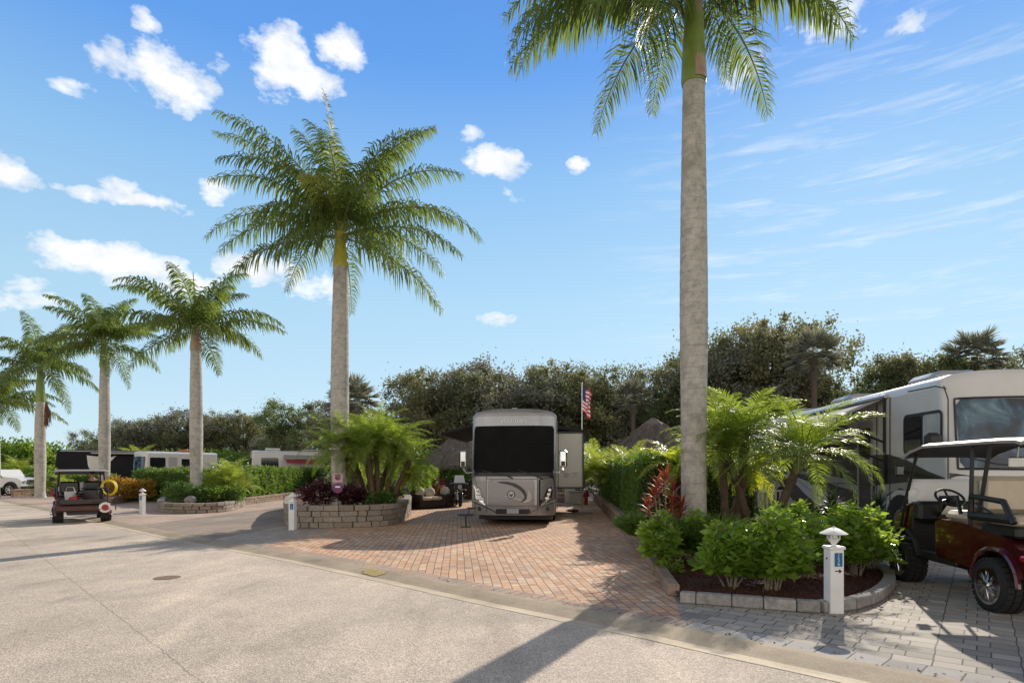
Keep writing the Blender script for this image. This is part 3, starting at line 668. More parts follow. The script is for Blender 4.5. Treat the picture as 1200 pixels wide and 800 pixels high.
def royal(label, loc, hs, r, shaft_len, fronds, lean=(0,0), spear=None, shaftmat='shaft', fruit=False, sheath=False, sub=1):
    t = thing('royal_palm', label, 'palm tree', loc, 0, 'royal palms lining the street')
    mb = MB(); n = 130; pts = []; rad = []
    for i in range(n+1):
        s = i/n; pts.append((lean[0]*s*s*s, lean[1]*s*s, hs*s-.15*(1-s)))
        bulge = 1+.34*math.exp(-((s-.0)/.05)**2)+.05*math.sin(s*9+r*40)*math.sin(s*4)+.10*math.sin(math.pi*min(1, s*1.05))-.22*max(0, s-.75)/.25*.6
        rad.append(r*bulge*(1+(.014 if i % 3 == 0 else -.004)*(.4+.6*s)+random.uniform(-.004,.004)))
    mb.tube(pts, rad, 28); mb.build('trunk', M['royal_bark'], t, True)
    tx, ty = lean; mb = MB(); rt = rad[-1]
    cs = [(rt*1.10,-.04),(rt*1.16,.05),(rt*1.08,shaft_len*.25),(rt*.86,shaft_len*.6),(rt*.62,shaft_len*.95),(rt*.35,shaft_len*1.25)]
    mb.lathe((tx,ty,hs), cs, 22); mb.build('crownshaft', M[shaftmat], t, True)
    if sheath:
        mb = MB(); 
        vs = []; fs = []
        for i in range(9):
            a = i/8; z = hs+a*shaft_len*.9; rr = rt*(1.22-.55*a)
            for k in range(6):
                an = R(-100+k*17*(1-.35*a)); vs.append((tx+rr*math.cos(an), ty+rr*math.sin(an), z))
        for i in range(8):
            for k in range(5): fs.append((i*6+k,i*6+k+1,i*6+k+7,i*6+k+6))
        mb.add(vs, fs); mb.build('dry_sheath', M['sheath'], t, True)
    b = (tx, ty, hs+shaft_len)
    for f in fronds:
        az, L, e0, dr = f[:4]; kw = dict(f[4]) if len(f) > 4 else {}
        frond_obj(t, (b[0]+.05*math.cos(R(az)), b[1]+.05*math.sin(R(az)), b[2]-random.uniform(0,.25)), az, L, e0, dr, **kw)
    if spear:
        mb = MB(); sq = .35 if spear > 3 else 1.0; mb.tube([(b[0],b[1],b[2]-.2),(b[0]-.05,b[1],b[2]+spear*.5*sq),(b[0]-.12,b[1],b[2]+spear*sq)], [.06,.045,.012], 6)
        mb.build('spear_leaf', M['royal_rachis'], t, True)
        if spear > 3: frond_obj(t, (b[0],b[1],b[2]), 170, spear*.95, 88, 14, ll=.55, nl=90, mat=M['royal_leaf_gold'], hang=.35, plume=.4)
    if fruit:
        V = []; mb = MB()
        for k in range(60):
            a = random.uniform(-2.2,.6); q = random.uniform(.1,.3)
            p0 = (tx+rt*1.2+.12, ty-.1, hs-.05); p1 = (p0[0]+q*math.cos(a)*.6+.1, p0[1]+q*math.sin(a)*.5, hs-.5-random.random()*.3); p2 = (p1[0]+random.uniform(-.12,.12), p1[1], p1[2]-random.uniform(.4,1.0))
            mb.tube([p0,p1,p2], [.012,.02,.012], 4)
        mb.build('fruit_stalk', M['tree_fruit'], t)
    return t
# palm by the raised mulch bed (only the lower fronds reach into view) -- crown built whole
P1 = XY(813, 11.3, .25)
fr1 = [(205,4.4,42,100),(186,4.3,25,78,{'ll':.88}),(176,4.2,2,62,{'ll':.88}),(222,3.9,-12,52),(250,3.6,30,96),(238,4.0,-30,38),(285,3.6,15,80),
       (330,4.1,52,74,{'ll':.88}),(350,3.7,28,92,{'ll':.9}),(8,3.6,30,100),(42,3.8,10,80),(60,4,40,95),(90,4,30,90),(115,4,12,75),(140,4.2,45,100),(160,4.2,20,84),
       (310,3.8,58,105),(180,4.3,14,84),(192,4.1,6,66),(214,4.2,20,84),(228,3.9,24,96),(170,4.3,34,90),(244,3.8,-6,60),(352,3.6,12,90),(75,3.8,66,100),(200,3.8,66,100),(265,3.8,75,110)]
fr1 = [tuple([f[0], f[1]*.93]+list(f[2:])) for f in fr1]
royal('tallest royal palm, its thick gray trunk rising from the mulch bed beside the long hedge', P1, ZY(97, 11.3)-.25, .226, 1.95, fr1, (0.0,0), 2.6, sheath=True)
# palm in the stone planter
P2 = XY(398, 18.7, .45)
KL = 1.12
fr2 = [(183,5.0,64,62),(172,4.9,36,74),(140,4.8,84,50),(60,4.6,82,54),(204,3.6,-12,52),(8,4.7,66,42),(2,4.8,36,84),(350,4.5,54,84),(343,4.3,2,52),(318,3.3,-8,60),
       (188,4.4,50,80),(262,3.0,58,118,{'mat':'g','ll':.8}),(150,4.4,74,50),(176,4.2,18,72),(205,4.7,68,66),(335,4.5,64,74),(228,3.4,30,100),(300,3.6,36,100),(90,4.2,62,90),(70,4.4,40,84),(115,4.4,46,84),
       (135,4.2,16,70),(45,4.3,20,76),(212,4.2,64,92),(330,4.2,70,84),(28,4.2,48,80),(275,3.4,74,100),(100,4.3,8,60),(240,3.0,-14,52),(20,3.9,-10,44)]
fr2 = [tuple([f[0], f[1], f[2]+random.uniform(-4,6), f[3]+random.uniform(-10,8)]+[{**(f[4] if len(f) > 4 else {}), **({'mat': M['royal_leaf_gold']} if len(f) > 4 and f[4].get('mat') == 'g' else {})}]) for f in fr2]
royal('full royal palm with golden crownshaft growing in the stone block planter beside the paved drive', P2, ZY(312, 18.7)-.45, .245, 1.15, fr2, (.04,0), 4.7, 'shaft_gold')
def rfr(seed, n=20):
    rr = random.Random(seed); out = []
    for k in range(n):
        az = k*137.5+rr.uniform(-12,12); tier = k/n
        out.append((az % 360, rr.uniform(3.0,4.1), 82-100*tier+rr.uniform(-10,10), 84-28*tier+rr.uniform(-16,14), {'nl': 70, 'lw': .062, 'll': .9}))
    return out
P3 = XY(230, 26, .2); royal('royal palm with a brown collar standing in the low curved planter', P3, ZY(410, 26)-.2, .235, 1.0, rfr(3), (-.02,0), 2.4, 'sheath')
P4 = XY(122.5, 33); royal('royal palm with green crownshaft standing behind the orange flowering shrubs', P4, ZY(430, 33), .25, 1.5, rfr(4,21), (0,0), 1.2)
P5 = XY(47, 37); royal('royal palm with a hanging brown fruit stalk near the white car', P5, ZY(470, 37), .27, 2.3, rfr(5), (.02,0), 1, fruit=True)
P6 = XY(-6, 38); royal('royal palm at the left edge with its trunk cut by the picture', P6, ZY(500, 38), .25, 1.6, rfr(6), (0,0), 1)

# small feather palms (pygmy date / areca)
def crown_geo(nf, L, ll, lw, e_hi=75, e_lo=-25, droop=75, nl=34, hang=.25, plume=.25, seed=0, segs=2):
    rr = random.Random(seed); Vs = []; Fs = []; Ms = []; o = 0
    for k in range(nf):
        t = k/nf; az = R(k*137.5+rr.uniform(-15,15)); e0 = R(e_hi+(e_lo-e_hi)*t+rr.uniform(-9,9))
        V, F, P = frond_geo((.04*math.cos(az),.04*math.sin(az),0), az, L*rr.uniform(.8,1.1), e0, R(droop*rr.uniform(.75,1.15)), nl, ll, lw, hang, plume, 1.25, rr.uniform(-.1,.1), segs, .75, start=.14)
        oo = sum(len(v) for v in Vs); Vs.append(V); Fs.append(F+oo); Ms.append(np.full(len(F), 0)); addtube(Vs, Fs, Ms, P, .011, .003, 1, 4)
    return np.concatenate(Vs), np.concatenate(Fs), np.concatenate(Ms)
CROWN = {}
def crown(kind):
    if kind not in CROWN:
        prm = {'date': (34,1.25,.28,.020,82,-12,80,36,.3,.22,1,2), 'date2': (32,1.35,.30,.021,76,-14,80,36,.35,.25,2,2), 'datey': (24,1.2,.30,.026,70,-25,70,34,.4,.25,3,2),
               'areca': (20,1.7,.46,.040,82,10,70,30,.3,.2,4,2), 'areca2': (16,1.5,.42,.040,85,15,65,28,.3,.2,5,2)}[kind]
        V, F, Mi = crown_geo(prm[0], prm[1], prm[2], prm[3], prm[4], prm[5], prm[6], prm[7], prm[8], prm[9], prm[10], prm[11])
        mt = {'date': 'date_leaf', 'date2': 'date_leaf', 'datey': 'date_leaf_y', 'areca': 'areca_leaf', 'areca2': 'areca_leaf'}[kind]
        o = npmesh('crown', V, F, [M[mt], M['royal_rachis']], None, Mi); CROWN[kind] = o.data; bpy.data.objects.remove(o)
    return CROWN[kind]
def small_palm(name, label, loc, stems, cat='palm', group=None):
    """stems: (dx,dy, tx,ty,tz, kind, scale)"""
    t = thing(name, label, cat, loc, 0, group)
    for (dx, dy, tx, ty, tz, kind, sc) in stems:
        mb = MB(); n = 14; pts = []; rad = []
        for i in range(n+1):
            s = i/n; q = s**1.4
            pts.append((dx+(tx-dx)*q, dy+(ty-dy)*q, -.05+tz*s)); rad.append((.075+.012*math.sin(i*2.7)+.03*(s > .8)*(1-abs(s-.9)*8))*(1 if 'date' in kind else .4))
        mb.tube(pts, rad, 9); mb.build('trunk', M['date_bark'] if 'date' in kind else M['stem'], t, True)
        c = bpy.data.objects.new('crown', crown(kind)); COL.objects.link(c); c.parent = t; c.location = (tx,ty,tz-.05); c.scale = (sc,)*3; c.rotation_euler = (0,0,random.uniform(0,6.28))
    return t
loc = XY(440, 18.6, .5)
small_palm('pygmy_date_palm', 'bushy many-trunked date palm filling the stone block planter, bright green and backlit', loc,
   [(-.35,.1,-1.15,0,1.85,'date',1.12),(-.1,.2,-.55,.3,2.1,'date2',1.15),(.1,-.1,.05,-.1,2.15,'date',1.12),(.3,.1,.60,.1,2.0,'date2',1.12),(0,.3,.3,.7,1.6,'date',1.05),(.45,.2,1.05,.2,1.55,'date2',.95),(.4,.5,.9,.8,1.1,'datey',.8),(-.3,.4,-.9,.7,1.6,'date2',1.0),(.0,-.2,-.15,-.35,1.75,'date',.95)])
loc = XY(866, 11.6, .3)
small_palm('pygmy_date_palm', 'upright date palm with shaggy brown trunks directly right of the tallest royal palm', loc,
   [(-.25,0,-.34,.0,1.95,'date',1.0),(.05,.1,.12,0,2.1,'date2',1.05),(-.05,.5,.5,.7,1.45,'datey',.75)])
loc = XY(903, 10.9, .3)
small_palm('pygmy_date_palm', 'date palm leaning right over the green shrubs in front of the right motorhome', loc,
   [(0,0,.62,.0,1.72,'date2',1.15),(-.1,.6,-.5,.9,1.75,'date',.9)])
loc = XY(812, 14.2, .3)
small_palm('areca_palm', 'yellow-green palm peeking out left of the thick royal palm trunk', loc, [(0,0,-.35,.1,1.5,'datey',1.05),(.2,.2,.5,.1,1.6,'datey',1.0),(.1,0,.0,.0,1.2,'areca2',.8)])
for (px, Y, sc, lab) in [(706, 25, .98, 'arching yellow-green areca palm behind the long hedge, nearest the flag'), (748, 24, 1.0, 'smaller areca palm behind the hedge, in front of the thatched roof'), (700, 33, 1.2, 'shaded areca palm behind the far end of the long hedge')]:
    small_palm('areca_palm', lab, XY(px, Y, .2), [(0,0,-.2,0,1.35*sc,'areca',sc),(.2,0,.5,.1,1.1*sc,'areca2',sc),(-.1,0,-.8,.1,1.1*sc,'areca2',sc)], group='areca palms behind the hedge')
for (px, Y, sc, lab) in [(262, 27, .85, 'areca palm fanning out beside the palm trunk in the low curved planter'), (62, 39, .62, 'low palm clump behind the small golf cart'),
                         (14, 50, 1.1, 'leafy palm clump above the white car'), (205, 40, .75, 'areca palm beside the white motorhome'), (160, 66, 1.7, 'areca palm rising above the white motorhome roof')]:
    small_palm('areca_palm', lab, XY(px, Y), [(0,0,-.3,0,1.1*sc,'areca',sc),(.2,0,.6,.1,.9*sc,'areca2',sc),(-.1,0,-.9,.1,.8*sc,'areca2',sc),(0,.2,.1,.5,1.5*sc,'areca',sc)])

# broadleaf trees of the background
def treemesh(seed, n_cl, per, rad, lsize, asp=.8, stretch=(1,1,1)):
    r2 = np.random.default_rng(seed)
    lob = unit(r2.normal(size=(9,3))); lob[:,2] = lob[:,2]*.75+.08; lr = r2.uniform(.34,.58,(9,1)); lc = lob*rad*r2.uniform(.50,.82,(9,1))
    li = r2.integers(0, 9, n_cl); d = unit(r2.normal(size=(n_cl,3))); C = lc[li]+d*rad*lr[li]*r2.uniform(.5,1.18,(n_cl,1))**.6
    C[:,2] *= asp
    k = np.repeat(np.arange(n_cl), per); P = C[k]+r2.normal(0,1,(n_cl*per,3))*rad*r2.uniform(.03,.12,(n_cl,1))[k]*r2.uniform(.4,1.1,(n_cl*per,1))
    D = r2.normal(size=P.shape)+np.array([0,0,-.2]); V, F = leaves(P, D, r2.uniform(.7,1.3,len(P))*lsize, r2.uniform(.7,1.2,len(P))*lsize*.55)
    return V, F, C
TP = []
for i, (sd_, mt) in enumerate([(11,'oak_leaf'),(12,'oak_leaf2'),(13,'oak_leaf4'),(14,'oak_leaf3')]):
    root = thing('oak_tree', 'x', 'tree', (0,-200,0)); rad = 4.2; hz = 5.6
    V, F, C = treemesh(sd_, 270, 92, rad, .20, .86)
    V = V+np.array([0,0,hz]); npmesh('crown', V, F, M[mt], root)
    mb = MB(); mb.tube([(0,0,-.2),(.08,0,1.2),(.0,.1,2.6),(.15,0,4.2)], [.34,.26,.22,.14], 10)
    for j in range(0, 270, 5):
        c = C[j]+np.array([0,0,hz]); b0 = Vector((.05,.05,random.uniform(1.8,3.6))); c = Vector(c); md = b0.lerp(c,.5)+Vector((0,0,.35))
        mb.tube([b0,md,c], [.10,.06,.018], 5, False)
    mb.build('trunk', M['oak_bark'], root, True); TP.append(root)
tl = [ # px, Y, top_py, width scale, proto
 (112,96,500,1.0,0),(150,88,484,1.2,2),(196,82,468,1.25,1),(240,84,474,1.2,0),(285,86,478,1.2,3),(322,80,487,1.05,1),(352,74,466,1.0,2),
 (392,66,462,1.0,0),(432,62,456,1.05,1),(470,60,450,1.05,2),(512,58,430,1.1,3),(548,56,412,1.15,0),(590,57,408,1.15,1),(632,56,420,1.1,2),(668,57,424,1.0,3),
 (704,58,420,1.0,0),(738,56,428,.95,1),(772,55,420,1.0,2),(806,54,412,1.0,3),(846,52,398,1.0,0),(882,50,384,1.0,1),(905,49,370,.9,3),(930,52,394,1.0,2),(985,50,424,1.0,1),(1022,48,408,1.0,0),
 (1050,47,392,1.0,2),(1088,46,398,1.0,3),(1128,46,404,1.0,1),(1168,45,412,1.0,0),(1210,44,404,1.0,2),(1260,43,398,1.0,3)]
wh = ['left of all','']
for i, (px, Y, ty, ws, pr) in enumerate(tl):
    h = ZY(ty, Y); k = h/(5.6+4.2*.86+.4)*(1.04 if 840 < px < 910 else random.uniform(.86,1.05))
    where = ('far off beyond the parked motorhomes on the left' if px < 360 else 'behind the many-trunked palm in the planter' if px < 500 else 'right behind the center motorhome' if px < 690 else 'behind the areca palms and flag' if px < 830 else 'tall and thin-topped behind the date palms' if px < 960 else 'behind the right motorhome roof')
    o = TP[pr] if i < 0 else dup(TP[pr], XY(px, Y), random.uniform(0,6.28), (k*ws, k*ws, k), 'dark %s oak-like tree %s' % (['dense','gray-green','broad','loose'][pr], where), 'tree', 'dark trees of type %d standing %s' % (pr+1, where))
for r_ in TP:
    for c_ in list(r_.children): bpy.data.objects.remove(c_)
    bpy.data.objects.remove(r_)
# sabal palms among them
def fanpalm(label, loc, h, sc=1.0):
    t = thing('sabal_palm', label, 'palm tree', loc, 0, None)
    mb = MB(); mb.tube([(0,0,0),(0,0,h*.82),(0,0,h*.86),(0,0,h)], [.2,.18,.36,.20], 12); mb.build('trunk', M['oak_bark'], t, True)
    Vs = []; Fs = []; o = 0
    for k in range(44):
        az = k*2.4; e = R(75-110*(k/44)+random.uniform(-10,10)); d = np.array([math.cos(az)*math.cos(e), math.sin(az)*math.cos(e), math.sin(e)])
        c = np.array([0,0,h])+d*random.uniform(.9,1.4)*sc; n = 26; sv = np.array([-math.sin(az), math.cos(az), 0]); up = np.cross(d, sv)
        a = np.linspace(-1.9, 1.9, n); D = d*np.cos(a)[:,None]+sv*np.sin(a)[:,None]+up*rng.normal(0,.12,(n,1))
        V, F = leaves(np.repeat(c[None],n,0), D+np.array([0,0,-.12]), .95*sc, .10*sc); Vs.append(V); Fs.append(F+o); o += len(V)
    npmesh('crown', np.concatenate(Vs), np.concatenate(Fs), M['oak_leaf2'], t); return t
fanpalm('sabal palm with a bulging brown top silhouetted above the leaning date palm', XY(954, 40), ZY(418, 40), .98)
fanpalm('sabal palm crown poking above the trees over the right motorhome', XY(1142, 44), ZY(418, 44), 1.1)
fanpalm('thin sabal palm trunk among the trees behind the flag', XY(742, 48), ZY(466, 48), .85)
fanpalm('sabal palm with dark crown just right of the planter royal palm trunk', XY(412, 50), ZY(472, 50), 1.2)

# generic bushes
def bush_geo(n, rx, ry, rz, ls, seed, hollow=.55, stems=0, flat=0.0):
    r2 = np.random.default_rng(seed); d = unit(r2.normal(size=(n,3))); rr = r2.uniform(hollow, 1.0, (n,1))
    lump = 1+.16*np.sin(d[:,0:1]*5+seed)+.14*np.sin(d[:,1:2]*6+seed*2)+.10*np.sin(d[:,2:3]*7+seed)
    P = d*rr*lump*np.array([rx,ry,rz]); P[:,2] += rz*1.0; P = P[P[:,2] > .02]
    D = unit(P-np.array([0,0,rz*.4]))+r2.normal(0,.6,P.shape)
    return leaves(P, D, r2.uniform(.7,1.25,len(P))*ls, r2.uniform(.7,1.2,len(P))*ls*.55)
def bush(name, label, loc, n, dims, ls, mat, seed, cat='shrub', group=None, hollow=.5, stem=True):
    t = thing(name, label, cat, loc, 0, group)
    V, F = bush_geo(n, dims[0], dims[1], dims[2], ls, seed, hollow); npmesh('foliage', V, F, M[mat], t)
    if stem:
        mb = MB()
        for k in range(6):
            a = k*1.05+seed; mb.tube([(.03*math.cos(a),.03*math.sin(a),-.03),(dims[0]*.3*math.cos(a),dims[1]*.3*math.sin(a),dims[2]*.8),(dims[0]*.6*math.cos(a),dims[1]*.6*math.sin(a),dims[2]*1.4)], [.018,.012,.005], 5)
        mb.build('stem', M['stem'], t)
    return t
# bright leafy shrubs in the mulch bed: real branches with rosettes of leaves
def leafy_shrub(label, loc, h, wd, ns, seed, low=.5, ls=.115):
    rr = random.Random(seed); r2 = np.random.default_rng(seed); t = thing('leafy_shrub', label, 'shrub', loc, 0, 'bright green shrubs in the mulch bed')
    mb = MB(); P = []; D = []; Ls = []
    for k in range(ns):
        a = rr.uniform(0, 6.28); q = math.sqrt(rr.random())*wd; top = Vector((q*math.cos(a), q*math.sin(a)*.85, h*(1-.34*(q/wd)**2.2)*(rr.uniform(.62,.98) if rr.random() < .75 else rr.uniform(1.0,1.22))))
        root = Vector((.10*math.cos(a)*rr.random(), .10*math.sin(a)*rr.random(), -.02)); mid = Vector((top.x*rr.uniform(.2,.6), top.y*rr.uniform(.2,.6), top.z*rr.uniform(.35,.5)))
        cl = spline([root, mid, top], 7)
        if k % 7 == 0: mb.tube(cl[:11], [.019-.0012*i for i in range(11)], 6, False)
        else: mb.tube(cl[8:], [.006]*(len(cl)-8), 4, False)
        sub = [top]
        for j in range(5):
            f = rr.uniform(low, .98); idx = min(len(cl)-2, int(f*(len(cl)-1))); b = cl[idx]; o = Vector((rr.uniform(-1,1), rr.uniform(-1,1), rr.uniform(.1,.9)))*wd*.34; sub.append(b+o)
            mb.tube([b, b+o], [.005,.003], 4, False)
        for s in sub:
            m = rr.randint(9, 15)
            for i in range(m):
                fz = -i/m*.17; an = i*2.4
                P.append((s.x+rr.gauss(0,.008), s.y+rr.gauss(0,.008), s.z+fz)); el = .75-1.0*i/m; D.append((math.cos(an), math.sin(an), el)); Ls.append(ls*rr.uniform(.55,1.35)*(.6+.7*i/m))
    P = np.array(P); D = np.array(D); Ls = np.array(Ls); k = P[:,2] > h*.28; V, F = leaves(P[k], D[k], Ls[k]*1.15, Ls[k]*.62)
    npmesh('foliage', V, F, M['shrub_leaf'], t); mb.build('stem', M['stem'], t); return t
for (px, py, h, wd, ns, lab) in [
  (772,668,.84,.30,26,'small leafy shrub at the left tip of the mulch bed'),
  (812,662,.85,.2,12,'thin sparse shrub with upright shoots in the mulch bed below the royal palm'),
  (857,690,.82,.40,46,'rounded leafy shrub with pale bare stems, front left in the mulch bed'),
  (906,693,.90,.46,58,'largest rounded leafy shrub at the front center of the mulch bed'),
  (948,678,.88,.38,38,'leafy shrub directly left of the near white bollard'),
  (1003,676,.95,.44,52,'leafy shrub directly right of the near white bollard'),
  (1022,668,.92,.34,40,'leafy shrub at the rounded right end of the mulch bed'),
  (925,655,.92,.44,40,'leafy shrub at the back of the mulch bed beside the leaning palm'),
  (985,655,.90,.42,40,'leafy shrub at the back of the mulch bed near the cart wheel')]:
    leafy_shrub(lab, G(px, py, .05), h, wd*1.02, ns, int(px))
bush('low_shrub', 'tiny low shrub on the mulch beside the left tip of the bed', G(785,672,.05), 260, (.2,.2,.12), .07, 'shrub_leaf', 5)
# grass-like mounds round the palm foot
def mound(label, loc, r, h, n, seed, mat='grass_leaf', name='grass_mound', cat='ornamental grass', wl=.014):
    r2 = np.random.default_rng(seed); a = r2.uniform(0,6.28,n); q = np.sqrt(r2.random(n))*r*.65; P = np.stack([q*np.cos(a), q*np.sin(a), np.zeros(n)],1)
    out = np.stack([np.cos(a), np.sin(a), np.zeros(n)],1)*(.25+.75*(q/r))[:,None]+r2.normal(0,.22,(n,3)); out[:,2] = 1.0
    D = unit(out); L = h*r2.uniform(.7,1.1,(n,1)); W = wl; S = unit(np.cross(D, r2.normal(size=(n,3))))
    p1 = P+D*L*.55; D2 = unit(D+np.array([0,0,-.55])); p2 = p1+D2*L*.5
    V = np.stack([P-S*W, P+S*W, p1+S*W, p1-S*W, p2+S*W*.15, p2-S*W*.15],1).reshape(-1,3); b = (np.arange(n)*6)[:,None]
    F = np.concatenate([np.concatenate([b,b+1,b+2,b+3],1), np.concatenate([b+3,b+2,b+4,b+5],1)])
    return tag(npmesh(name, V, F, M[mat]), label, cat).__setattr__('location', loc)
mound('fine-leaved green mound at the foot of the tallest royal palm, right side', XY(836, 10.5, .3), .55, .60, 3000, 1)
mound('fine-leaved green mound at the foot of the tallest royal palm, front side', XY(800, 10.4, .3), .5, .58, 2600, 2)
mound('yellowish fine-leaved mound between the hedge end and the red-leaved plant', XY(752, 12.3, .35), .42, .48, 2000, 3)
# red ti plant
def rosette(name, label, loc, heads, mat, cat, L=.42, W=.075, nper=22, group=None):
    t = thing(name, label, cat, loc, 0, group); mb = MB(); Vs = []; Fs = []; o = 0
    for (x, y, z) in heads:
        mb.tube([(x*.3,y*.3,-.05),(x*.7,y*.7,z*.5),(x,y,z)], [.02,.016,.012], 6)
        n = nper; k = np.arange(n); az = k*2.4; e = 1.35-1.5*k/n; D = np.stack([np.cos(az)*np.cos(e), np.sin(az)*np.cos(e), np.sin(e)],1)
        P = np.array([x,y,z])+np.stack([0*k,0*k,-k/n*.22],1); S = unit(np.cross(D, np.array([0,0,1.0]))+1e-6); LL = L*rng.uniform(.7,1.1,(n,1))
        p1 = P+D*LL*.5; D2 = unit(D+np.array([0,0,-.5])); p2 = p1+D2*LL*.5
        V = np.stack([P-S*W*.2, P+S*W*.2, p1+S*W*.5, p1-S*W*.5, p2+S*W*.05, p2-S*W*.05],1).reshape(-1,3); b = (np.arange(n)*6)[:,None]+o
        Fs.append(np.concatenate([np.concatenate([b,b+1,b+2,b+3],1), np.concatenate([b+3,b+2,b+4,b+5],1)])); Vs.append(V); o += len(V)
    npmesh('foliage', np.concatenate(Vs), np.concatenate(Fs), M[mat], t); mb.build('stem', M['stem'], t); return t
rosette('ti_plant', 'tall plant with long red and orange leaves left of the thick palm trunk', XY(780, 10.9, .3),
   [(0,0,1.25),(.18,.1,1.05),(-.2,0,.95),(.1,-.15,.8),(-.1,.15,1.12),(.3,0,.72),(-.3,.1,.75),(.05,-.1,.55),(.2,-.2,.5)], 'ti_leaf', 'plant', .30, .06, 20)
for i, (px, Y, lab) in enumerate([(862,9.6,'orange-red bromeliad between the date palm trunks'),(892,9.8,'orange-red bromeliad at the foot of the leaning palm'),(845,10.2,'dark bromeliad right of the royal palm foot')]):
    rosette('bromeliad', lab, XY(px, Y, .38), [(0,0,.28),(.14,.05,.22),(-.14,.03,.25)], 'brom_leaf' if i < 2 else 'dark_red_leaf', 'plant', .24, .06, 20)
for i, (px, Y, lab) in enumerate([(975,11.2,'dark spiky yucca standing before the swoosh stripes of the right motorhome'),(1030,11.0,'dark spiky yucca beside the front wheel of the right motorhome')]):
    rosette('yucca', lab, XY(px, Y, 0), [(0,0,1.05),(.05,.1,.8)], 'yucca_leaf', 'plant', .42, .05, 44)
# dark red bushes in the stone planter and other planter plants
for i, (px, Y, dims, mt, lab, ls) in enumerate([
   (374, 18.5, (.62,.5,.36), 'dark_red_leaf', 'dark purple-red bush left of the palm trunk in the stone planter', .11),
   (412, 18.5, (.5,.4,.28), 'dark_red_leaf', 'dark purple-red bush right of the palm trunk in the stone planter', .11),
   (445, 18.6, (.45,.4,.22), 'hedge_leaf', 'low green bush at the right end of the stone planter', .09)]):
    bush('low_shrub', lab, XY(px, Y, .6), 1500, dims, ls, mt, 20+i)
for i, (px, Y, dims, mt, lab) in enumerate([
   (212, 25.3, (.8,.5,.42), 'grass_leaf', 'rounded green shrub at the left of the low curved planter'), (245, 25.5, (.75,.5,.36), 'hedge_leaf', 'green shrub at the center of the low curved planter'), (270, 26, (.6,.5,.36), 'hedge_leaf', 'yellow-tipped shrub at the right of the low curved planter')]):
    bush('low_shrub', lab, XY(px, Y, .3), 1500, dims, .12, mt, 40+i)
for i, (px, Y, dims) in enumerate([(140,31.5,(.85,.6,.58)),(163,32,(.8,.6,.52))]):
    bush('flowering_shrub', ['orange and yellow flowering shrub right beside the small golf cart','orange and yellow flowering shrub left of the green hedge'][i], XY(px, Y, .2), 2200, dims, .13, 'orange_leaf', 60+i)
for i, (px, Y, dims) in enumerate([(8,60,(4,3,2.6)),(40,62,(3.5,3,2.4)),(100,80,(3,2.5,1.6)),(-40,60,(4,3,2.8)),(52,47,(1.6,1.2,.9)),(460,40,(2.2,2,1.5)),(505,42,(2.6,2,1.6)),(430,44,(3,2,1.6)),(720,46,(4,2,1.9)),(790,40,(4,2,1.5)),(880,34,(4,2,1.6)),(1180,32,(5,2,2.2)),(330,78,(4,2,1.7)),(240,70,(6,2,2.2)),(640,50,(5,2,2.2)),(560,50,(5,2,2.2))]):
    where = ['above the white car at the left edge','above the left royal palm foot','in front of the black motorhome','at the very left edge of the view','near the low wall on the left','behind the many-trunked palm','left of the thatched hut','behind the end of the left hedge','behind the flag','behind the thatched roof','behind the date palms','behind the right motorhome','behind the red-awning motorhome','behind the white motorhome','behind the center motorhome on its right','behind the center motorhome on its left'][i]
    bush('large_shrub', 'large green bush '+where, XY(px, Y), 5200, dims, .30 if Y < 50 else .36, 'green_leaf' if i not in (14,15,8) else 'oak_leaf', 80+i, 'bush')

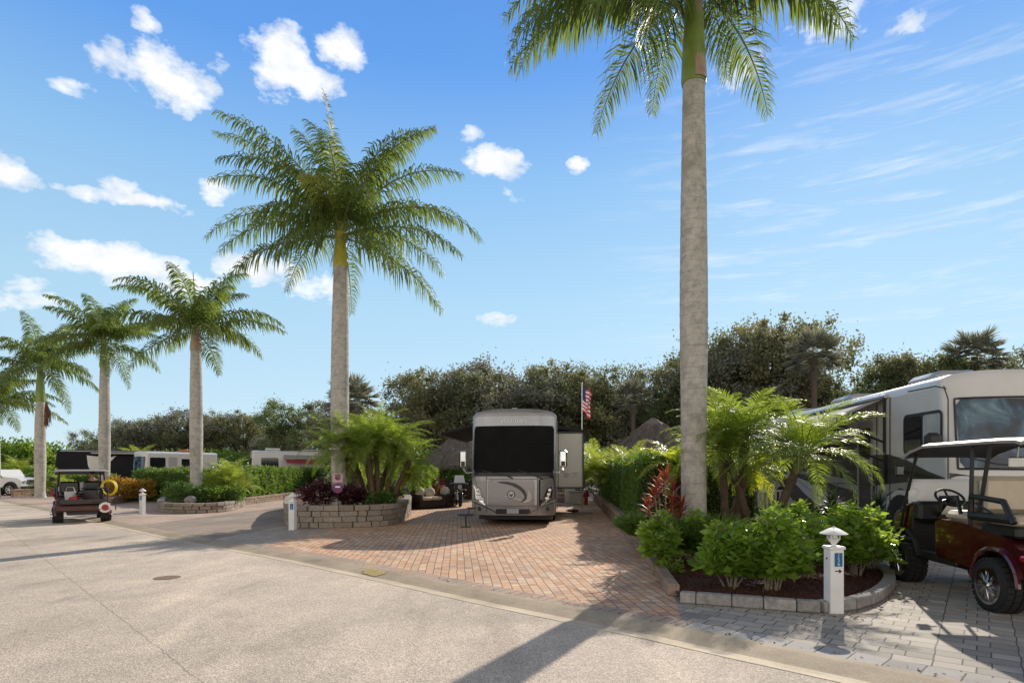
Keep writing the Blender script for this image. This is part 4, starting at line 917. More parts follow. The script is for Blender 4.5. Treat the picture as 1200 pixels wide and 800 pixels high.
# clipped hedges: dense leafy skin round a dark core
def hedge(label, path, w, h, z0, ls, dens, mat='hedge_leaf', seed=1):
    r2 = np.random.default_rng(seed); path = [Vector((p[0],p[1],0)) for p in path]; Vs = []; Fs = []; Ms = []; o = 0
    mb = MB()
    for a, b in zip(path, path[1:]):
        t = (b-a); ln = t.length; t.normalize(); nrm = Vector((-t.y, t.x, 0)); ang = math.atan2(t.y, t.x); c = (a+b)/2
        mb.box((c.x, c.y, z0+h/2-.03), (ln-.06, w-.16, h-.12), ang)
        area = 2*ln*h+ln*w+2*w*h; n = int(area*dens); ch = r2.random(n); u = r2.random(n)*ln; v = r2.random(n)
        P = np.zeros((n,3)); ta = np.array(t); na = np.array(nrm); aa = np.array(a); N = np.zeros((n,3))
        f1 = ln*h/area; f2 = 2*f1; f3 = f2+ln*w/area; f4 = f3+w*h/area
        jit = r2.normal(0,.035,n)+.05*np.sin(u*2.1+seed)+.04*np.sin(u*5.3+v*6)
        zz = v*h
        m = ch < f1; P[m] = aa+ta*u[m,None]-na*(w/2+jit[m,None]); P[m,2] = zz[m]; N[m] = -na
        m = (ch >= f1) & (ch < f2); P[m] = aa+ta*u[m,None]+na*(w/2+jit[m,None]); P[m,2] = zz[m]; N[m] = na
        m = (ch >= f2) & (ch < f3); P[m] = aa+ta*u[m,None]+na*((v[m,None]-.5)*w); P[m,2] = h+jit[m]*1.3; N[m] = (0,0,1)
        m = (ch >= f3) & (ch < f4); P[m] = aa-ta*(jit[m,None])+na*((r2.random(m.sum())[:,None]-.5)*w); P[m,2] = zz[m]; N[m] = -ta
        m = (ch >= f4); P[m] = aa+ta*(ln+jit[m,None])+na*((r2.random(m.sum())[:,None]-.5)*w); P[m,2] = zz[m]; N[m] = ta
        P[:,2] += z0; D = N*.8+r2.normal(0,.7,(n,3))+np.array([0,0,.3])
        V, F = leaves(P-N*.03, D, ls*r2.uniform(.7,1.3,n), ls*.55*r2.uniform(.7,1.2,n)); Vs.append(V); Fs.append(F+o); Ms.append(np.zeros(len(F))); o += len(V)
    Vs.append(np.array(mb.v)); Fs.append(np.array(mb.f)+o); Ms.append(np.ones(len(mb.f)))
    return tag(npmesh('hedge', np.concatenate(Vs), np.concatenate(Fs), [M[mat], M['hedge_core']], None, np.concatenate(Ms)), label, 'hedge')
e0 = G(753,650.5)
def along(d, off): return e0+DV*d+Vector((DV.y,-DV.x,0))*off
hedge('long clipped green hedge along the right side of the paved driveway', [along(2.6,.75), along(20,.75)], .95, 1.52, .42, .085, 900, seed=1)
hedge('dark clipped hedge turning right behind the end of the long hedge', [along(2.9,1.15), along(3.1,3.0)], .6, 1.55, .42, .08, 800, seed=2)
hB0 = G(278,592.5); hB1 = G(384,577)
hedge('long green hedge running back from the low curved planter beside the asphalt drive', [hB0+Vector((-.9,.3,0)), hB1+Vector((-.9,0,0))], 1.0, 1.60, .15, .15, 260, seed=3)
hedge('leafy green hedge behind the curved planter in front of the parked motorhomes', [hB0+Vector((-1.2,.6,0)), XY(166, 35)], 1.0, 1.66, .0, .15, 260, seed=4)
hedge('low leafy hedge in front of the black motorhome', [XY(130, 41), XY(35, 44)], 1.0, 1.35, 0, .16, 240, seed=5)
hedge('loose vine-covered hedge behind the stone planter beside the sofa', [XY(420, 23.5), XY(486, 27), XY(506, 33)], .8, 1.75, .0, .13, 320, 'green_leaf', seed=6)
# retaining walls and edging
wallL = [along(-.05,.10), along(22,.10)]
block_wall('retaining_wall', [wallL[1], wallL[0], wallL[0]+Vector((.15,-.05,0)), XY(812, 10.75), XY(900, 10.1), XY(965, 10.0)], .46, .115, .36, .2, M['brown_stone'], 'brown stone retaining wall holding the raised bed with the long hedge')
low = [along(-.15,.05), G(790,699)]
block_wall('stone_edging', low, .17, .17, .75, .16, M['brown_stone'], 'low brown stone edging between the red driveway and the mulch', 'edging', cap=False)
fc = spline([G(797,705), G(850,709), G(915,714), G(968,717), G(1005,711), G(1030,700), G(1041,688), G(1040,676), G(1022,662)], 6)
block_wall('stone_edging', fc, .14, .14, .42, .15, M['gray_stone'], 'curved gray block edging along the front of the mulch bed', 'edging', cap=False, jit=.004)
bedp = [(p.x,p.y) for p in [G(794,703)]+fc]+[(XY(1030,10.6).x,10.6), (XY(965,10.1).x,10.1), (XY(815,10.8).x,10.85), (along(-.1,.15).x, along(-.1,.15).y)]
def grid_bed(name, poly, z, mat, amp):
    # triangulated sheet with slight bumps
    xs = [p[0] for p in poly]; ys = [p[1] for p in poly]
    def ins(x, y):
        c = False; j = len(poly)-1
        for i in range(len(poly)):
            if (poly[i][1] > y) != (poly[j][1] > y) and x < (poly[j][0]-poly[i][0])*(y-poly[i][1])/(poly[j][1]-poly[i][1])+poly[i][0]: c = not c
            j = i
        return c
    return ins
sheetpoly('mulch_bed', bedp, .07, M['mulch']); bpy.data.objects['mulch_bed']['kind'] = 'structure'
ins = grid_bed('m', bedp, 0, None, 0); P = []
while len(P) < 9000:
    x = random.uniform(1.8, 6.5); y = random.uniform(6.3, 10.9)
    if ins(x, y): P.append((x, y, .072+random.random()*.02))
P = np.array(P); D = rng.normal(size=P.shape); D[:,2] *= .25; V, F = leaves(P, D, rng.uniform(.02,.065,len(P)), rng.uniform(.012,.026,len(P)))
mc = npmesh('mulch_chips', V, F, M['mulch']); tag(mc, 'loose red-brown bark chips covering the bed', 'mulch', None, 'stuff')
# fallen leaves blown along the edging and gutter
P = []
for k in range(420):
    if k % 4: q = fc[int(random.random()**.8*(len(fc)-1))]+Vector((random.gauss(0,.25), -abs(random.gauss(0,.22))-.08, 0))
    else: q = on_curb(random.uniform(300, 1150))+Vector((random.gauss(0,.05), .04+abs(random.gauss(0,.05)), 0))
    P.append((q.x, q.y, .008+random.random()*.004))
P = np.array(P); D = rng.normal(size=P.shape); D[:,2] *= .12; V, F = leaves(P, D, rng.uniform(.012,.05,len(P)), rng.uniform(.008,.02,len(P)))
tag(npmesh('leaf_litter', V, F, M['orange_leaf_dry']), 'scattered dry leaves and crumbs along the edging and gutter', 'leaf litter', None, 'stuff')
# raised soil behind the walls
sheetpoly('raised_bed_soil', [tuple(along(.0,.15))[:2], (XY(815,10.85).x,10.85), (XY(965,10.1).x,10.1), (XY(1010,11.3).x,11.3), (8.2,13.0), (9.0,34), tuple(along(22,.15))[:2]], .38, M['mulch'])
# stone block planter
pl = spline([G(345,617), G(392,618), G(440,616.5), G(463,613), G(474,607), G(478,600), G(470,594), G(430,591), G(380,592), G(345,597), G(338,607)], 5, True)
block_wall('stone_planter', pl, .66, .165, .42, .24, M['wall_stone'], 'rounded planter of stacked tan and gray stone blocks around the royal palm', 'planter', closed=True)
pp = bpy.data.objects['stone_planter']; o = sheetpoly('planter_soil', [(p.x,p.y) for p in pl], .60, M['mulch'])
pl2 = spline([G(190,599), G(222,601), G(255,600), G(276,596), G(284,590), G(262,586), G(225,586), G(196,590)], 5, True)
block_wall('stone_planter', pl2, .40, .13, .40, .24, M['wall_stone'], 'low curved planter of stone blocks on the left driveway', 'planter', closed=True)
sheetpoly('planter_soil', [(p.x,p.y) for p in pl2], .33, M['mulch'])
block_wall('low_wall', [hB0, hB1], .36, .12, .42, .2, M['brown_stone'], 'low stone wall below the long hedge beside the asphalt drive')
block_wall('low_wall', [G(128,591), G(165,585), G(205,581)], .36, .12, .42, .2, M['brown_stone'], 'low stone wall in front of the orange flowering shrubs')
block_wall('low_wall', [G(14,582), G(60,580), G(118,581)], .50, .125, .42, .2, M['brown_stone'], 'low stone wall behind the small golf cart')
block_wall('low_wall', [G(478,592), G(512,586), G(550,580)], .42, .14, .42, .2, M['brown_stone'], 'low stone wall behind the wicker sofa')
r = MB(); r.ball((0,0,0), (.24,.18,.2), 10, 7, .25); ro = r.build('rock', M['rock'], None, True); ro.location = XY(223, 24.6, .45); tag(ro, 'pale gray rock resting in the low curved planter', 'rock')

# ------------------------------------------------------------------ MOTORHOMES
class Coach:
    def __init__(s, label, loc, rz, W, H, L, zb, bulge, rake, bodymat, cat='motorhome', group=None, sc=1.0, nose=None):
        s.W, s.H, s.L, s.zb, s.bulge, s.rake = W, H, L, zb, bulge, rake
        s.t = thing('motorhome', label, cat, loc, rz, group, sc)
        mb = MB(); us = [-1,-.985,-.96,-.92,-.86,-.75,-.6,-.4,-.2,0,.2,.4,.6,.75,.86,.92,.96,.985,1]; nv = 22
        vs = []; fs = []; N = len(us)
        def pt(u, k, ins, y):
            x = u*W/2; zt = H-.10*abs(u)**2.5-.10*abs(u)**16; z = zb+(zt-zb)*k/nv
            x *= 1-.03*max(0, 1-(z-zb)/.25)**2
            return x*(1-ins), z
        # front skin
        for k in range(nv+1):
            for u in us:
                x, z = pt(u, k, .0, 0); zz = z-.05*(k == nv); vs.append((x*.985, s.F(x*.985, zz), zz))
        for k in range(nv):
            for i in range(N-1): fs.append((k*N+i, k*N+i+1, (k+1)*N+i+1, (k+1)*N+i))
        # perimeter rings
        per = [(u, nv) for u in us]+[(1, k) for k in range(nv-1,-1,-1)]+[(u, 0) for u in us[::-1][1:]]+[(-1, k) for k in range(1, nv)]
        idx = {}
        for a, u in enumerate(us):
            idx[(u, nv)] = nv*N+a; idx[(u, 0)] = a
        for k in range(nv+1): idx[(-1, k)] = k*N; idx[(1, k)] = k*N+N-1
        prev = [idx[p] for p in per]
        for st in (.03, .12, None, 'r'):
            cur = []
            for (u, k) in per:
                x, z = pt(u, k, 0, 0); y0 = s.F(x*.985, z)
                y = y0+st if isinstance(st, float) else (s.bulge+s.rake*1.5+.4 if st is None else L)
                cur.append(len(vs)); vs.append((x, y, z))
            n = len(per)
            for a in range(n): b = (a+1) % n; fs.append((prev[a], prev[b], cur[b], cur[a]))
            prev = cur
        fs.append(tuple(prev)); mb.add(vs, fs); mb.build('body', bodymat, s.t, True)
    def F(s, x, z):
        u = min(1, abs(x)/(s.W/2)); return s.bulge*(.25*u**2+.75*u**5)+s.rake*max(0, z-1.45)**1.35*.55+.10*max(0, .75-z)**1.5
    def rectF(s, name, x0, x1, z0, z1, off, mat, par=None, nx=16, nz=8, rnd=0):
        vs = []; fs = []
        for j in range(nz+1):
            z = z0+(z1-z0)*j/nz
            for i in range(nx+1):
                x = x0+(x1-x0)*i/nx
                if rnd:
                    ez = min(z-z0, z1-z); q = 0 if ez >= rnd else rnd-math.sqrt(max(0, rnd*rnd-(rnd-ez)**2)); x = x0+q+(x1-x0-2*q)*i/nx
                vs.append((x, s.F(x, z)-off, z))
        for j in range(nz):
            for i in range(nx): a = j*(nx+1)+i; fs.append((a, a+1, a+nx+2, a+nx+1))
        mb = MB(); mb.add(vs, fs); return mb.build(name, mat, par or s.t, True)
    def polyF(s, name, poly, off, mat, par=None, smooth=True):
        q = [Vector((p[0], p[1])) for p in (spline([Vector((a,b,0)) for a, b in poly], 5, True) if smooth else densify([Vector((a,b,0)) for a, b in poly], .08))]
        tri = tessellate_polygon([[Vector((p.x, p.y, 0)) for p in q]]); vs = [(p.x, s.F(p.x, p.y)-off, p.y) for p in q]; fs = []
        for t in tri:
            a, b, c = (Vector(vs[i]) for i in t); fs.append(t if (b-a).cross(c-a).y < 0 else (t[2], t[1], t[0]))
        mb = MB(); mb.add(vs, fs); return mb.build(name, mat, par or s.t)
    def polyS(s, name, poly, off, mat, par=None, smooth=True, side=-1):
        P3 = [Vector((0,a,b)) for a, b in poly]; q = spline(P3, 6, True) if smooth else P3
        tri = tessellate_polygon([[Vector((p.y, p.z, 0)) for p in q]]); vs = [(side*(s.W/2+off), p.y, p.z) for p in q]; fs = []
        for t in tri:
            a, b, c = (Vector(vs[i]) for i in t); fs.append(t if (b-a).cross(c-a).x*side > 0 else (t[2], t[1], t[0]))
        mb = MB(); mb.add(vs, fs); return mb.build(name, mat, par or s.t)
    def lineF(s, pts, r, mb, off=.0):
        q = []
        for a, b in zip(pts, pts[1:]):
            m = max(1, int(math.hypot(b[0]-a[0], b[1]-a[1])/.08))
            q += [(a[0]+(b[0]-a[0])*k/m, a[1]+(b[1]-a[1])*k/m) for k in range(m)]
        pts = q+[pts[-1]]
        mb.tube([(x, s.F(x, z)-off, z) for x, z in pts], r, 5)
def rrect(y0, y1, z0, z1, r=.12, n=4):
    out = []
    for (cx, cz, a0) in ((y1-r, z1-r, 0), (y0+r, z1-r, 90), (y0+r, z0+r, 180), (y1-r, z0+r, 270)):
        for k in range(n+1): a = R(a0+90*k/n); out.append((cx+r*math.cos(a), cz+r*math.sin(a)))
    return out
def wheel(par, x, y, r, w, side, rimmat='alu', tr=None):
    mb = MB(); mb.lathe((x,y,r), [(r*.55,-w/2),(r*.93,-w/2),(r,-w*.36),(r,w*.36),(r*.93,w/2),(r*.55,w/2)], 26, 'X')
    o = mb.build('wheel', M['rubber'], par, True)
    mb = MB(); mb.lathe((x+side*w*.5,y,r), [(r*.6,-side*.02),(r*.55,side*.01),(r*.22,side*.0),(r*.18,side*.04),(.01,side*.05)] if side > 0 else [(.01,-.05),(r*.18,-.04),(r*.22,0),(r*.55,-.01),(r*.6,.02)], 20, 'X')
    mb.build('rim', M[rimmat], o, True); return o

# --- centre coach
loc = XY(601, 17.9)
A = Coach('large bronze motorhome facing the road with a black cover over its windshield', loc, DANG, 2.59, 3.56, 12.2, .33, .34, .20, M['rv_bronze'])
T = A.t
A.rectF('front_cap', -1.235, 1.235, 3.02, 3.33, .008, M['rv_cap'], rnd=.05)
A.rectF('windshield', -1.20, 1.20, 1.55, 2.98, .006, M['glassdark'], rnd=.12)
A.rectF('windshield_cover', -1.225, 1.225, 1.62, 3.03, .03, M['cover'], nx=24, nz=14, rnd=.05)
A.rectF('cowl', -1.20, 1.20, 1.50, 1.64, .012, M['black'])
for i, (x0, z0, x1, z1) in enumerate([(-.95,1.66,-.08,1.46),(.15,1.68,.82,1.44)]):
    mb = MB(); A.lineF([(x0+.0, z0+.02), ((x0+x1)/2, (z0+z1)/2+.03), (x1-.1, z1+.05)], .012, mb, .05); A.lineF([(x1-.12, z1+.07), (x1+.08, z1-.02)], .022, mb, .05)
    mb.build('wiper', M['black'], T)
A.polyF('front_panel', [(-.80,1.42),(.72,1.42),(.72,.62),(-.80,.62)], .007, M['rv_bronze_light'], smooth=False)
mb = MB()
for pts in ([(-.80,1.60),(-.80,1.0),(-.80,.42)], [(.74,1.60),(.74,1.0),(.74,.42)], [(-.80,1.41),(0,1.41),(.74,1.41)], [(-.80,.63),(0,.60),(.74,.63)]): A.lineF(pts, .006, mb, .008)
mb.build('panel_seam', M['black'], T)
A.polyF('dark_side_panel', [(.78,1.40),(1.22,1.52),(1.265,1.1),(1.265,.85),(.78,.60),(.78,1.0)], .009, M['rv_dark'], smooth=False)
A.polyF('dark_side_panel', [(-1.265,.95),(-1.26,1.45),(-1.22,1.45),(-.86,.72),(-.86,.62),(-1.265,.78)], .009, M['rv_silver'], smooth=False)
A.polyF('swoosh', [(-.46,1.32),(-.2,1.34),(.12,1.26),(.36,1.08),(.42,.86),(.34,.76),(.22,.74),(.34,.84),(.32,.96),(.16,1.12),(-.1,1.24)], .012, M['rv_dark'])
A.polyF('swoosh', [(-.30,.93),(-.12,.86),(.15,.80),(.34,.72),(.52,.78),(.56,.92),(.46,1.10),(.44,.92),(.34,.80),(.1,.86)], .011, M['rv_silver'])
# emblem: ring with a small horned mark
em = MB(); zc = .955; xc = -.05
em.tube([(xc+.105*math.cos(R(a)), A.F(0,zc)-.022, zc+.115*math.sin(R(a))) for a in range(0,361,15)], .010, 6)
e = em.build('emblem', M['rv_dark'], T, True)
A.polyF('emblem_face', [(xc+.1*math.cos(R(a)), zc+.11*math.sin(R(a))) for a in range(0,360,30)], .018, M['rv_bronze_light'], e)
A.polyF('emblem_mark', [(xc-.06,zc+.05),(xc-.045,zc-.03),(xc,zc-.075),(xc+.045,zc-.03),(xc+.06,zc+.05),(xc+.02,zc+.0),(xc-.02,zc+.0)], .023, M['rv_dark'], e, False)
for sx in (-1, 1):
    P0 = [(-1.2,1.20),(-1.03,1.14),(-.90,.84),(-.86,.66),(-1.0,.74),(-1.16,.84)]
    P0 = [(x*-sx if sx > 0 else x, z) for x, z in P0]
    h = A.polyF('headlight', P0, .014, M['chrome'], smooth=False)
    mb = MB()
    for (x, z, r) in ((1.10,1.08,.055),(1.07,.95,.055),(1.03,.83,.06)): 
        y = A.F(x, z)-.02; mb.lathe((sx*x, y, z), [(.012,-.03),(r*.8,-.025),(r,.0),(r,.03)], 16, 'Y')
    mb.build('lamp', M['lens'], h, True)
    mb = MB(); A.lineF([(sx*1.22,1.22),(sx*1.0,.74),(sx*.84,.64)], .016, mb, .012); mb.build('headlight_trim', M['chrome'], h)
    mb = MB(); y = A.F(1.0,.50)-.0; mb.lathe((sx*1.03, y, .52), [(.01,-.03),(.05,-.03),(.065,.01),(.065,.05)], 16, 'Y'); mb.build('fog_light', M['black'], T, True)
    mb = MB(); A.lineF([(sx*1.25,.72),(sx*.95,.62),(sx*.72,.52),(sx*.45,.38)], .012, mb, .01); mb.build('bumper_line', M['rv_dark'], T)
    # tall mirrors
    mb = MB(); xm = sx*1.50; mb.tube([(sx*1.20,.30,1.62),(sx*1.42,.05,1.60),(xm,.0,1.72)], .028, 8); m_ = mb.build('mirror_arm', M['rv_cap'], T, True)
    mb = MB(); mb.box((xm,.0,2.02), (.24,.14,.52), 0, .05); m2 = mb.build('mirror', M['chrome'], T, True)
    mb = MB(); mb.box((xm+sx*.0,-.075,1.88), (.12,.012,.14), 0, .004); mb.build('mirror_pane', M['black'], m2)
A.polyF('bumper', [(-1.262,.80),(-.86,.63),(-.5,.56),(.5,.56),(.86,.63),(1.262,.80),(1.25,.40),(.5,.375),(-.5,.375),(-1.25,.40)], .0085, M['rv_silver'], smooth=False)
A.rectF('lower_grille', -.52, .52, .37, .52, .011, M['rv_dark'], rnd=.03)
A.rectF('license_plate', -.18, .18, .385, .525, .024, M['rv_cap'], nx=2, nz=2)
text('name_lettering', 'VENETIAN', .135, M['white_fab'], T, Matrix.Translation((0, A.F(0,3.17)-.02, 3.165)) @ Matrix.Rotation(R(90), 4, 'X') @ Matrix.Diagonal((1.25,1,1,1)))
mb = MB(); mb.tube([(-.09,.62,3.50),(-.06,.60,3.60),(.06,.60,3.60),(.09,.62,3.50)], .018, 6); mb.box((0,.75,3.55), (.2,.3,.10), 0, .04); mb.build('roof_horn', M['alu'], T, True)
mb = MB(); mb.box((0,4.5,3.60), (.8,1.0,.24), 0, .08); mb.box((0,9,3.60), (.8,1.0,.24), 0, .08); mb.build('roof_unit', M['rv_white'], T)
for (x, y) in ((-1.08,2.6),(1.08,2.6),(-1.08,9.2),(1.08,9.2)): wheel(T, x, y, .50, .28, 1 if x > 0 else -1)
mb = MB(); mb.box((0,6.4,.30), (2.3,11.0,.32)); mb.build('underbody', M['black'], T)
# slide-out on the right with dark topper
mb = MB(); mb.box((1.72,5.9,2.06), (.96,3.2,2.02), 0, .03); sl_ = mb.build('slide_out', M['slide'], T)
mb = MB()
for (c, d) in (((2.215,4.28,2.06),(.05,.05,2.1)),((1.29,4.28,2.06),(.04,.05,2.1)),((1.74,4.28,1.04),(.96,.05,.05)),((1.74,4.28,3.09),(.96,.05,.06))): mb.box(c, d)
mb.build('slide_trim', M['black'], sl_)
mb = MB(); mb.hexa([(1.28,4.2,3.20),(2.36,4.2,3.10),(2.36,7.6,3.10),(1.28,7.6,3.20),(1.28,4.2,3.34),(2.36,4.2,3.15),(2.36,7.6,3.15),(1.28,7.6,3.34)]); mb.build('slide_topper', M['awning_dark'], sl_)
def squig(par, x0, z0, w, y):
    mb = MB()
    for k in range(7):
        a = k*.9; mb.tube([(x0+random.uniform(0,w), y, z0+random.uniform(-.05,.12)), (x0+random.uniform(0,w), y, z0+random.uniform(0,.25)), (x0+random.uniform(0,w), y, z0+random.uniform(-.1,.2))], [.02,.03,.004], 5)
    mb.build('palm_decal', M['rv_silver'], par)
squig(sl_, 1.42, 1.45, .66, 4.292)
# left awning
mb = MB(); mb.hexa([(-2.55,1.6,2.86),(-1.31,1.6,3.16),(-1.31,6.8,3.16),(-2.55,6.8,2.86),(-2.55,1.6,2.93),(-1.31,1.6,3.24),(-1.31,6.8,3.24),(-2.55,6.8,2.93)]); aw = mb.build('awning', M['awning_dark'], T)
mb = MB(); mb.cyl((-2.57,1.55,2.88), (-2.57,6.85,2.88), .06); mb.build('awning_roller', M['black'], aw, True)

# --- right coach
loc = Vector((8.75+1.28, 11.7, 0))
B = Coach('tall gray and white motorhome parked at the right behind the red golf cart', loc, DANG, 2.56, 3.70, 13.9, .42, .26, .16, M['rv_cream']); T = B.t
B.rectF('windshield', -1.09, 1.09, 1.72, 3.10, .012, M['glass'], nx=20, nz=12, rnd=.08)
mb = MB(); B.lineF([(-1.12,1.70),(-1.12,2.4),(-1.10,3.12),(0,3.13),(1.10,3.12),(1.12,2.4),(1.12,1.70),(0,1.69),(-1.12,1.70)], .022, mb, .012); mb.build('windshield_seal', M['black'], T)
B.polyF('front_band', [(-1.24,1.62),(-.6,1.50),(.2,1.44),(1.2,1.50),(1.2,1.20),(.2,1.10),(-.7,1.18),(-1.24,1.32)], .008, M['rv_taupe'], smooth=False)
B.rectF('bumper', -1.22, 1.22, .44, .72, .02, M['rv_silver'])
for sx in (-1, 1): B.rectF('headlight', min(sx*.8,sx*1.15), max(sx*.8,sx*1.15), .84, 1.02, .02, M['lens'], nx=4, nz=3)
mb = MB(); B.lineF([(-.1,1.76),(-.5,1.80),(-.95,1.92)], .012, mb, .03); mb.build('wiper', M['black'], T)
# side livery: dark taupe lower zone with light swooshes
B.polyS('lower_side_paint', [(.30,1.52),(.9,1.66),(1.7,1.92),(2.4,2.05),(13.8,2.25),(13.8,.44),(2.6,.44),(2.5,1.05),(2.1,1.22),(1.7,1.22),(1.3,1.05),(1.22,.44),(.5,.44),(.35,1.2)], .004, M['rv_taupe'], smooth=False)
B.polyS('side_swoosh', [(.45,1.15),(1.5,1.42),(3.0,1.30),(3.2,.50),(2.62,.50),(2.5,1.10),(1.9,1.27),(1.3,1.10),(1.2,.50),(.55,.50)], .009, M['rv_silver'], smooth=False)
B.polyS('side_swoosh', [(3.4,1.12),(4.6,1.42),(6.4,1.60),(8.6,1.68),(6.6,1.46),(5.0,1.22)], .010, M['rv_silver'])
B.polyS('side_swoosh', [(4.2,.62),(5.8,1.02),(7.4,1.36),(9.3,1.56),(8.2,1.22),(7.0,.80),(5.6,.52)], .010, M['rv_cream'])
B.polyS('side_swoosh', [(8.4,.50),(9.2,1.0),(10.6,1.36),(13.6,1.42),(13.6,.52),(11.0,.48)], .010, M['rv_cream'])
B.polyS('side_swoosh', [(.5,1.50),(2.2,1.72),(4.2,1.80),(6.0,1.74),(4.0,1.68),(2.0,1.58)], .011, M['rv_dark'])
B.polyS('side_swoosh', [(3.3,2.4),(6.5,2.6),(9.8,2.5),(13.6,2.62),(13.6,2.30),(9.0,2.18),(5.0,2.2)], .009, M['rv_taupe'])
wS = B.polyS('side_window', rrect(.36, 1.78, 2.02, 2.92, .13), .016, M['black'], smooth=False)
B.polyS('pane', rrect(.42, 1.02, 2.09, 2.85, .06), .022, M['curtain'], wS, False); B.polyS('pane', rrect(1.10, 1.72, 2.09, 2.85, .06), .022, M['glassdark'], wS, False)
dR = B.polyS('entry_door', rrect(3.15, 3.95, .62, 2.92, .10), .012, M['rv_silver'], smooth=False)
B.polyS('door_pane', rrect(3.25, 3.85, 1.95, 2.75, .08), .018, M['glassdark'], dR, False)
B.polyS('door_panel', rrect(3.25, 3.85, .72, 1.8, .06), .016, M['rv_taupe'], dR, False)
wS = B.polyS('side_window', rrect(5.0, 6.6, 2.1, 2.9, .10), .016, M['glassdark'], smooth=False)
wS = B.polyS('side_window', rrect(8.4, 10.2, 2.1, 2.9, .10), .016, M['glassdark'], smooth=False)
mb = MB(); x = -B.W/2-.012
for pts in ([(2.35,.5),(2.35,3.4)], [(2.95,.5),(2.95,3.3)], [(.25,3.32),(.6,3.42),(1.6,3.44)], [(.18,1.2),(.18,3.1),(.32,3.38)]): mb.tube([(x, a, b) for a, b in pts], .012, 5)
mb.tube([(x,3.0,1.30),(x,4.8,1.32),(x,7.0,1.25)], .012, 5); mb.build('side_trim', M['black'], T)
# wheel arches and wheels
for yy in (1.9, 9.6):
    B.polyS('wheel_arch', [(yy+.62*math.cos(R(a)), .50+.62*math.sin(R(a))) for a in range(0,181,15)]+[(yy-.62,.42),(yy+.62,.42)], .014, M['black'], smooth=False)
    wheel(T, -1.14, yy, .50, .30, -1); wheel(T, 1.14, yy, .50, .30, 1)
mb = MB(); mb.box((0,7,.36), (2.3,13,.3)); mb.build('underbody', M['black'], T)
# door mirror and pod
mb = MB(); mb.tube([(-1.20,.42,2.12),(-1.40,.30,2.16),(-1.50,.26,2.2)], .03, 8); mb.build('mirror_arm', M['black'], T, True)
mb = MB(); mb.box((-1.55,.24,2.20), (.30,.20,.46), 0, .07); mb.build('mirror', M['black'], T, True)
# roof pods
for (y, l) in ((2.4, 1.3), (6.6, 1.6), (10.6, 1.2)):
    mb = MB(); mb.box((-.1,y,3.80), (.9,l,.28), 0, .10); mb.build('roof_unit', M['rv_silver'], T, True)
# awning sloping down on the side
x0 = -B.W/2; 
def awn(T, xa, za, xb, zb_, y0, y1, mat, name='awning'):
    mb = MB(); n = 10; vs = []; fs = []
    for i in range(n+1):
        for j in range(7):
            s = i/n; u = j/6; sag = -.05*math.sin(math.pi*s)*1.0-.02*math.sin(math.pi*u)
            vs.append((xa+(xb-xa)*s, y0+(y1-y0)*u, za+(zb_-za)*s+sag))
    for i in range(n):
        for j in range(6): a = i*7+j; fs.append((a, a+1, a+8, a+7))
    mb.add(vs, fs); o = mb.build(name, mat, T, True)
    md = o.modifiers.new('t', 'SOLIDIFY'); md.thickness = .012; return o
aw = awn(T, x0-.03, 3.42, x0-2.1, 2.62, 2.55, 8.2, M['awning'])
mb = MB(); mb.cyl((x0-2.12,2.5,2.60), (x0-2.12,8.25,2.60), .06, n=12); mb.build('awning_roller', M['alu'], aw, True)
mb = MB(); mb.cyl((x0-.05,2.45,3.45), (x0-.05,8.3,3.45), .055, n=12); mb.build('awning_rail', M['alu'], aw, True)
for y in (2.55, 8.2):
    mb = MB(); mb.tube([(x0-.05,y,2.35),(x0-1.0,y,2.75),(x0-2.10,y,2.60)], .028, 6); mb.tube([(x0-.04,y,3.4),(x0-.04,y,1.35)], .035, 6); mb.tube([(x0-.05,y,1.9),(x0-1.9,y,2.62)], .022, 6); mb.build('awning_arm', M['black'], aw, True)
# guy ropes holding the awning
mb = MB()
for (y, yb, dx) in ((3.2, 2.0, -1.0), (5.6, 3.4, -.8), (5.0, 3.2, -.9)): mb.tube([(x0-2.1, y+1, 2.58), (x0+dx+.1, yb, .6)], .008, 5)
mb.build('guy_rope', M['alu'], aw)

# --- parked coaches far left
C1 = Coach('white motorhome with a wide dark windshield behind the leafy hedge', XY(161, 56), R(-34), 2.6, 3.55, 7, .4, .15, .12, M['rv_white'])
C1.rectF('windshield', -1.15, 1.15, 1.45, 3.05, .015, M['glass'], rnd=.08); 
C1.polyS('side_window', rrect(.5, 1.9, 1.75, 2.95, .1), .02, M['glassdark'], smooth=False, side=1)
C1.polyS('side_window', rrect(3.4, 5.2, 1.85, 2.85, .1), .02, M['glassdark'], smooth=False, side=1); C1.polyS('entry_door', rrect(2.2, 3.0, .7, 3.0, .1), .015, M['rv_silver'], smooth=False, side=1)
mb = MB(); mb.box((0,5,3.65), (1.0,2.2,.3), 0, .08); mb.build('roof_unit', M['terracotta'], C1.t)
C2 = Coach('black motorhome with light star shaped graphics behind the small golf cart', XY(66, 58), R(-62), 2.6, 3.75, 11, .4, .12, .12, M['matte_black'])
C2.rectF('windshield', -1.15, 1.15, 1.5, 3.05, .015, M['blackgloss'], rnd=.08)
C2.polyS('side_graphic', [(2.6,3.2),(4.4,3.0),(5.0,3.2),(4.6,2.7),(3.9,2.0),(3.8,1.4),(3.0,1.4),(2.7,2.2)], .02, M['rv_white'], smooth=False, side=1)
C2.polyS('side_graphic', [(8.2,3.1),(9.8,3.2),(10.6,1.9),(9.4,2.2)], .02, M['rv_silver'], smooth=False, side=1)
mb = MB(); mb.box((1.45,6.8,3.42), (.9,7.6,.10)); mb.box((1.3,5.5,3.60),(.1,10,.06)); mb.build('awning', M['rv_silver'], C2.t)
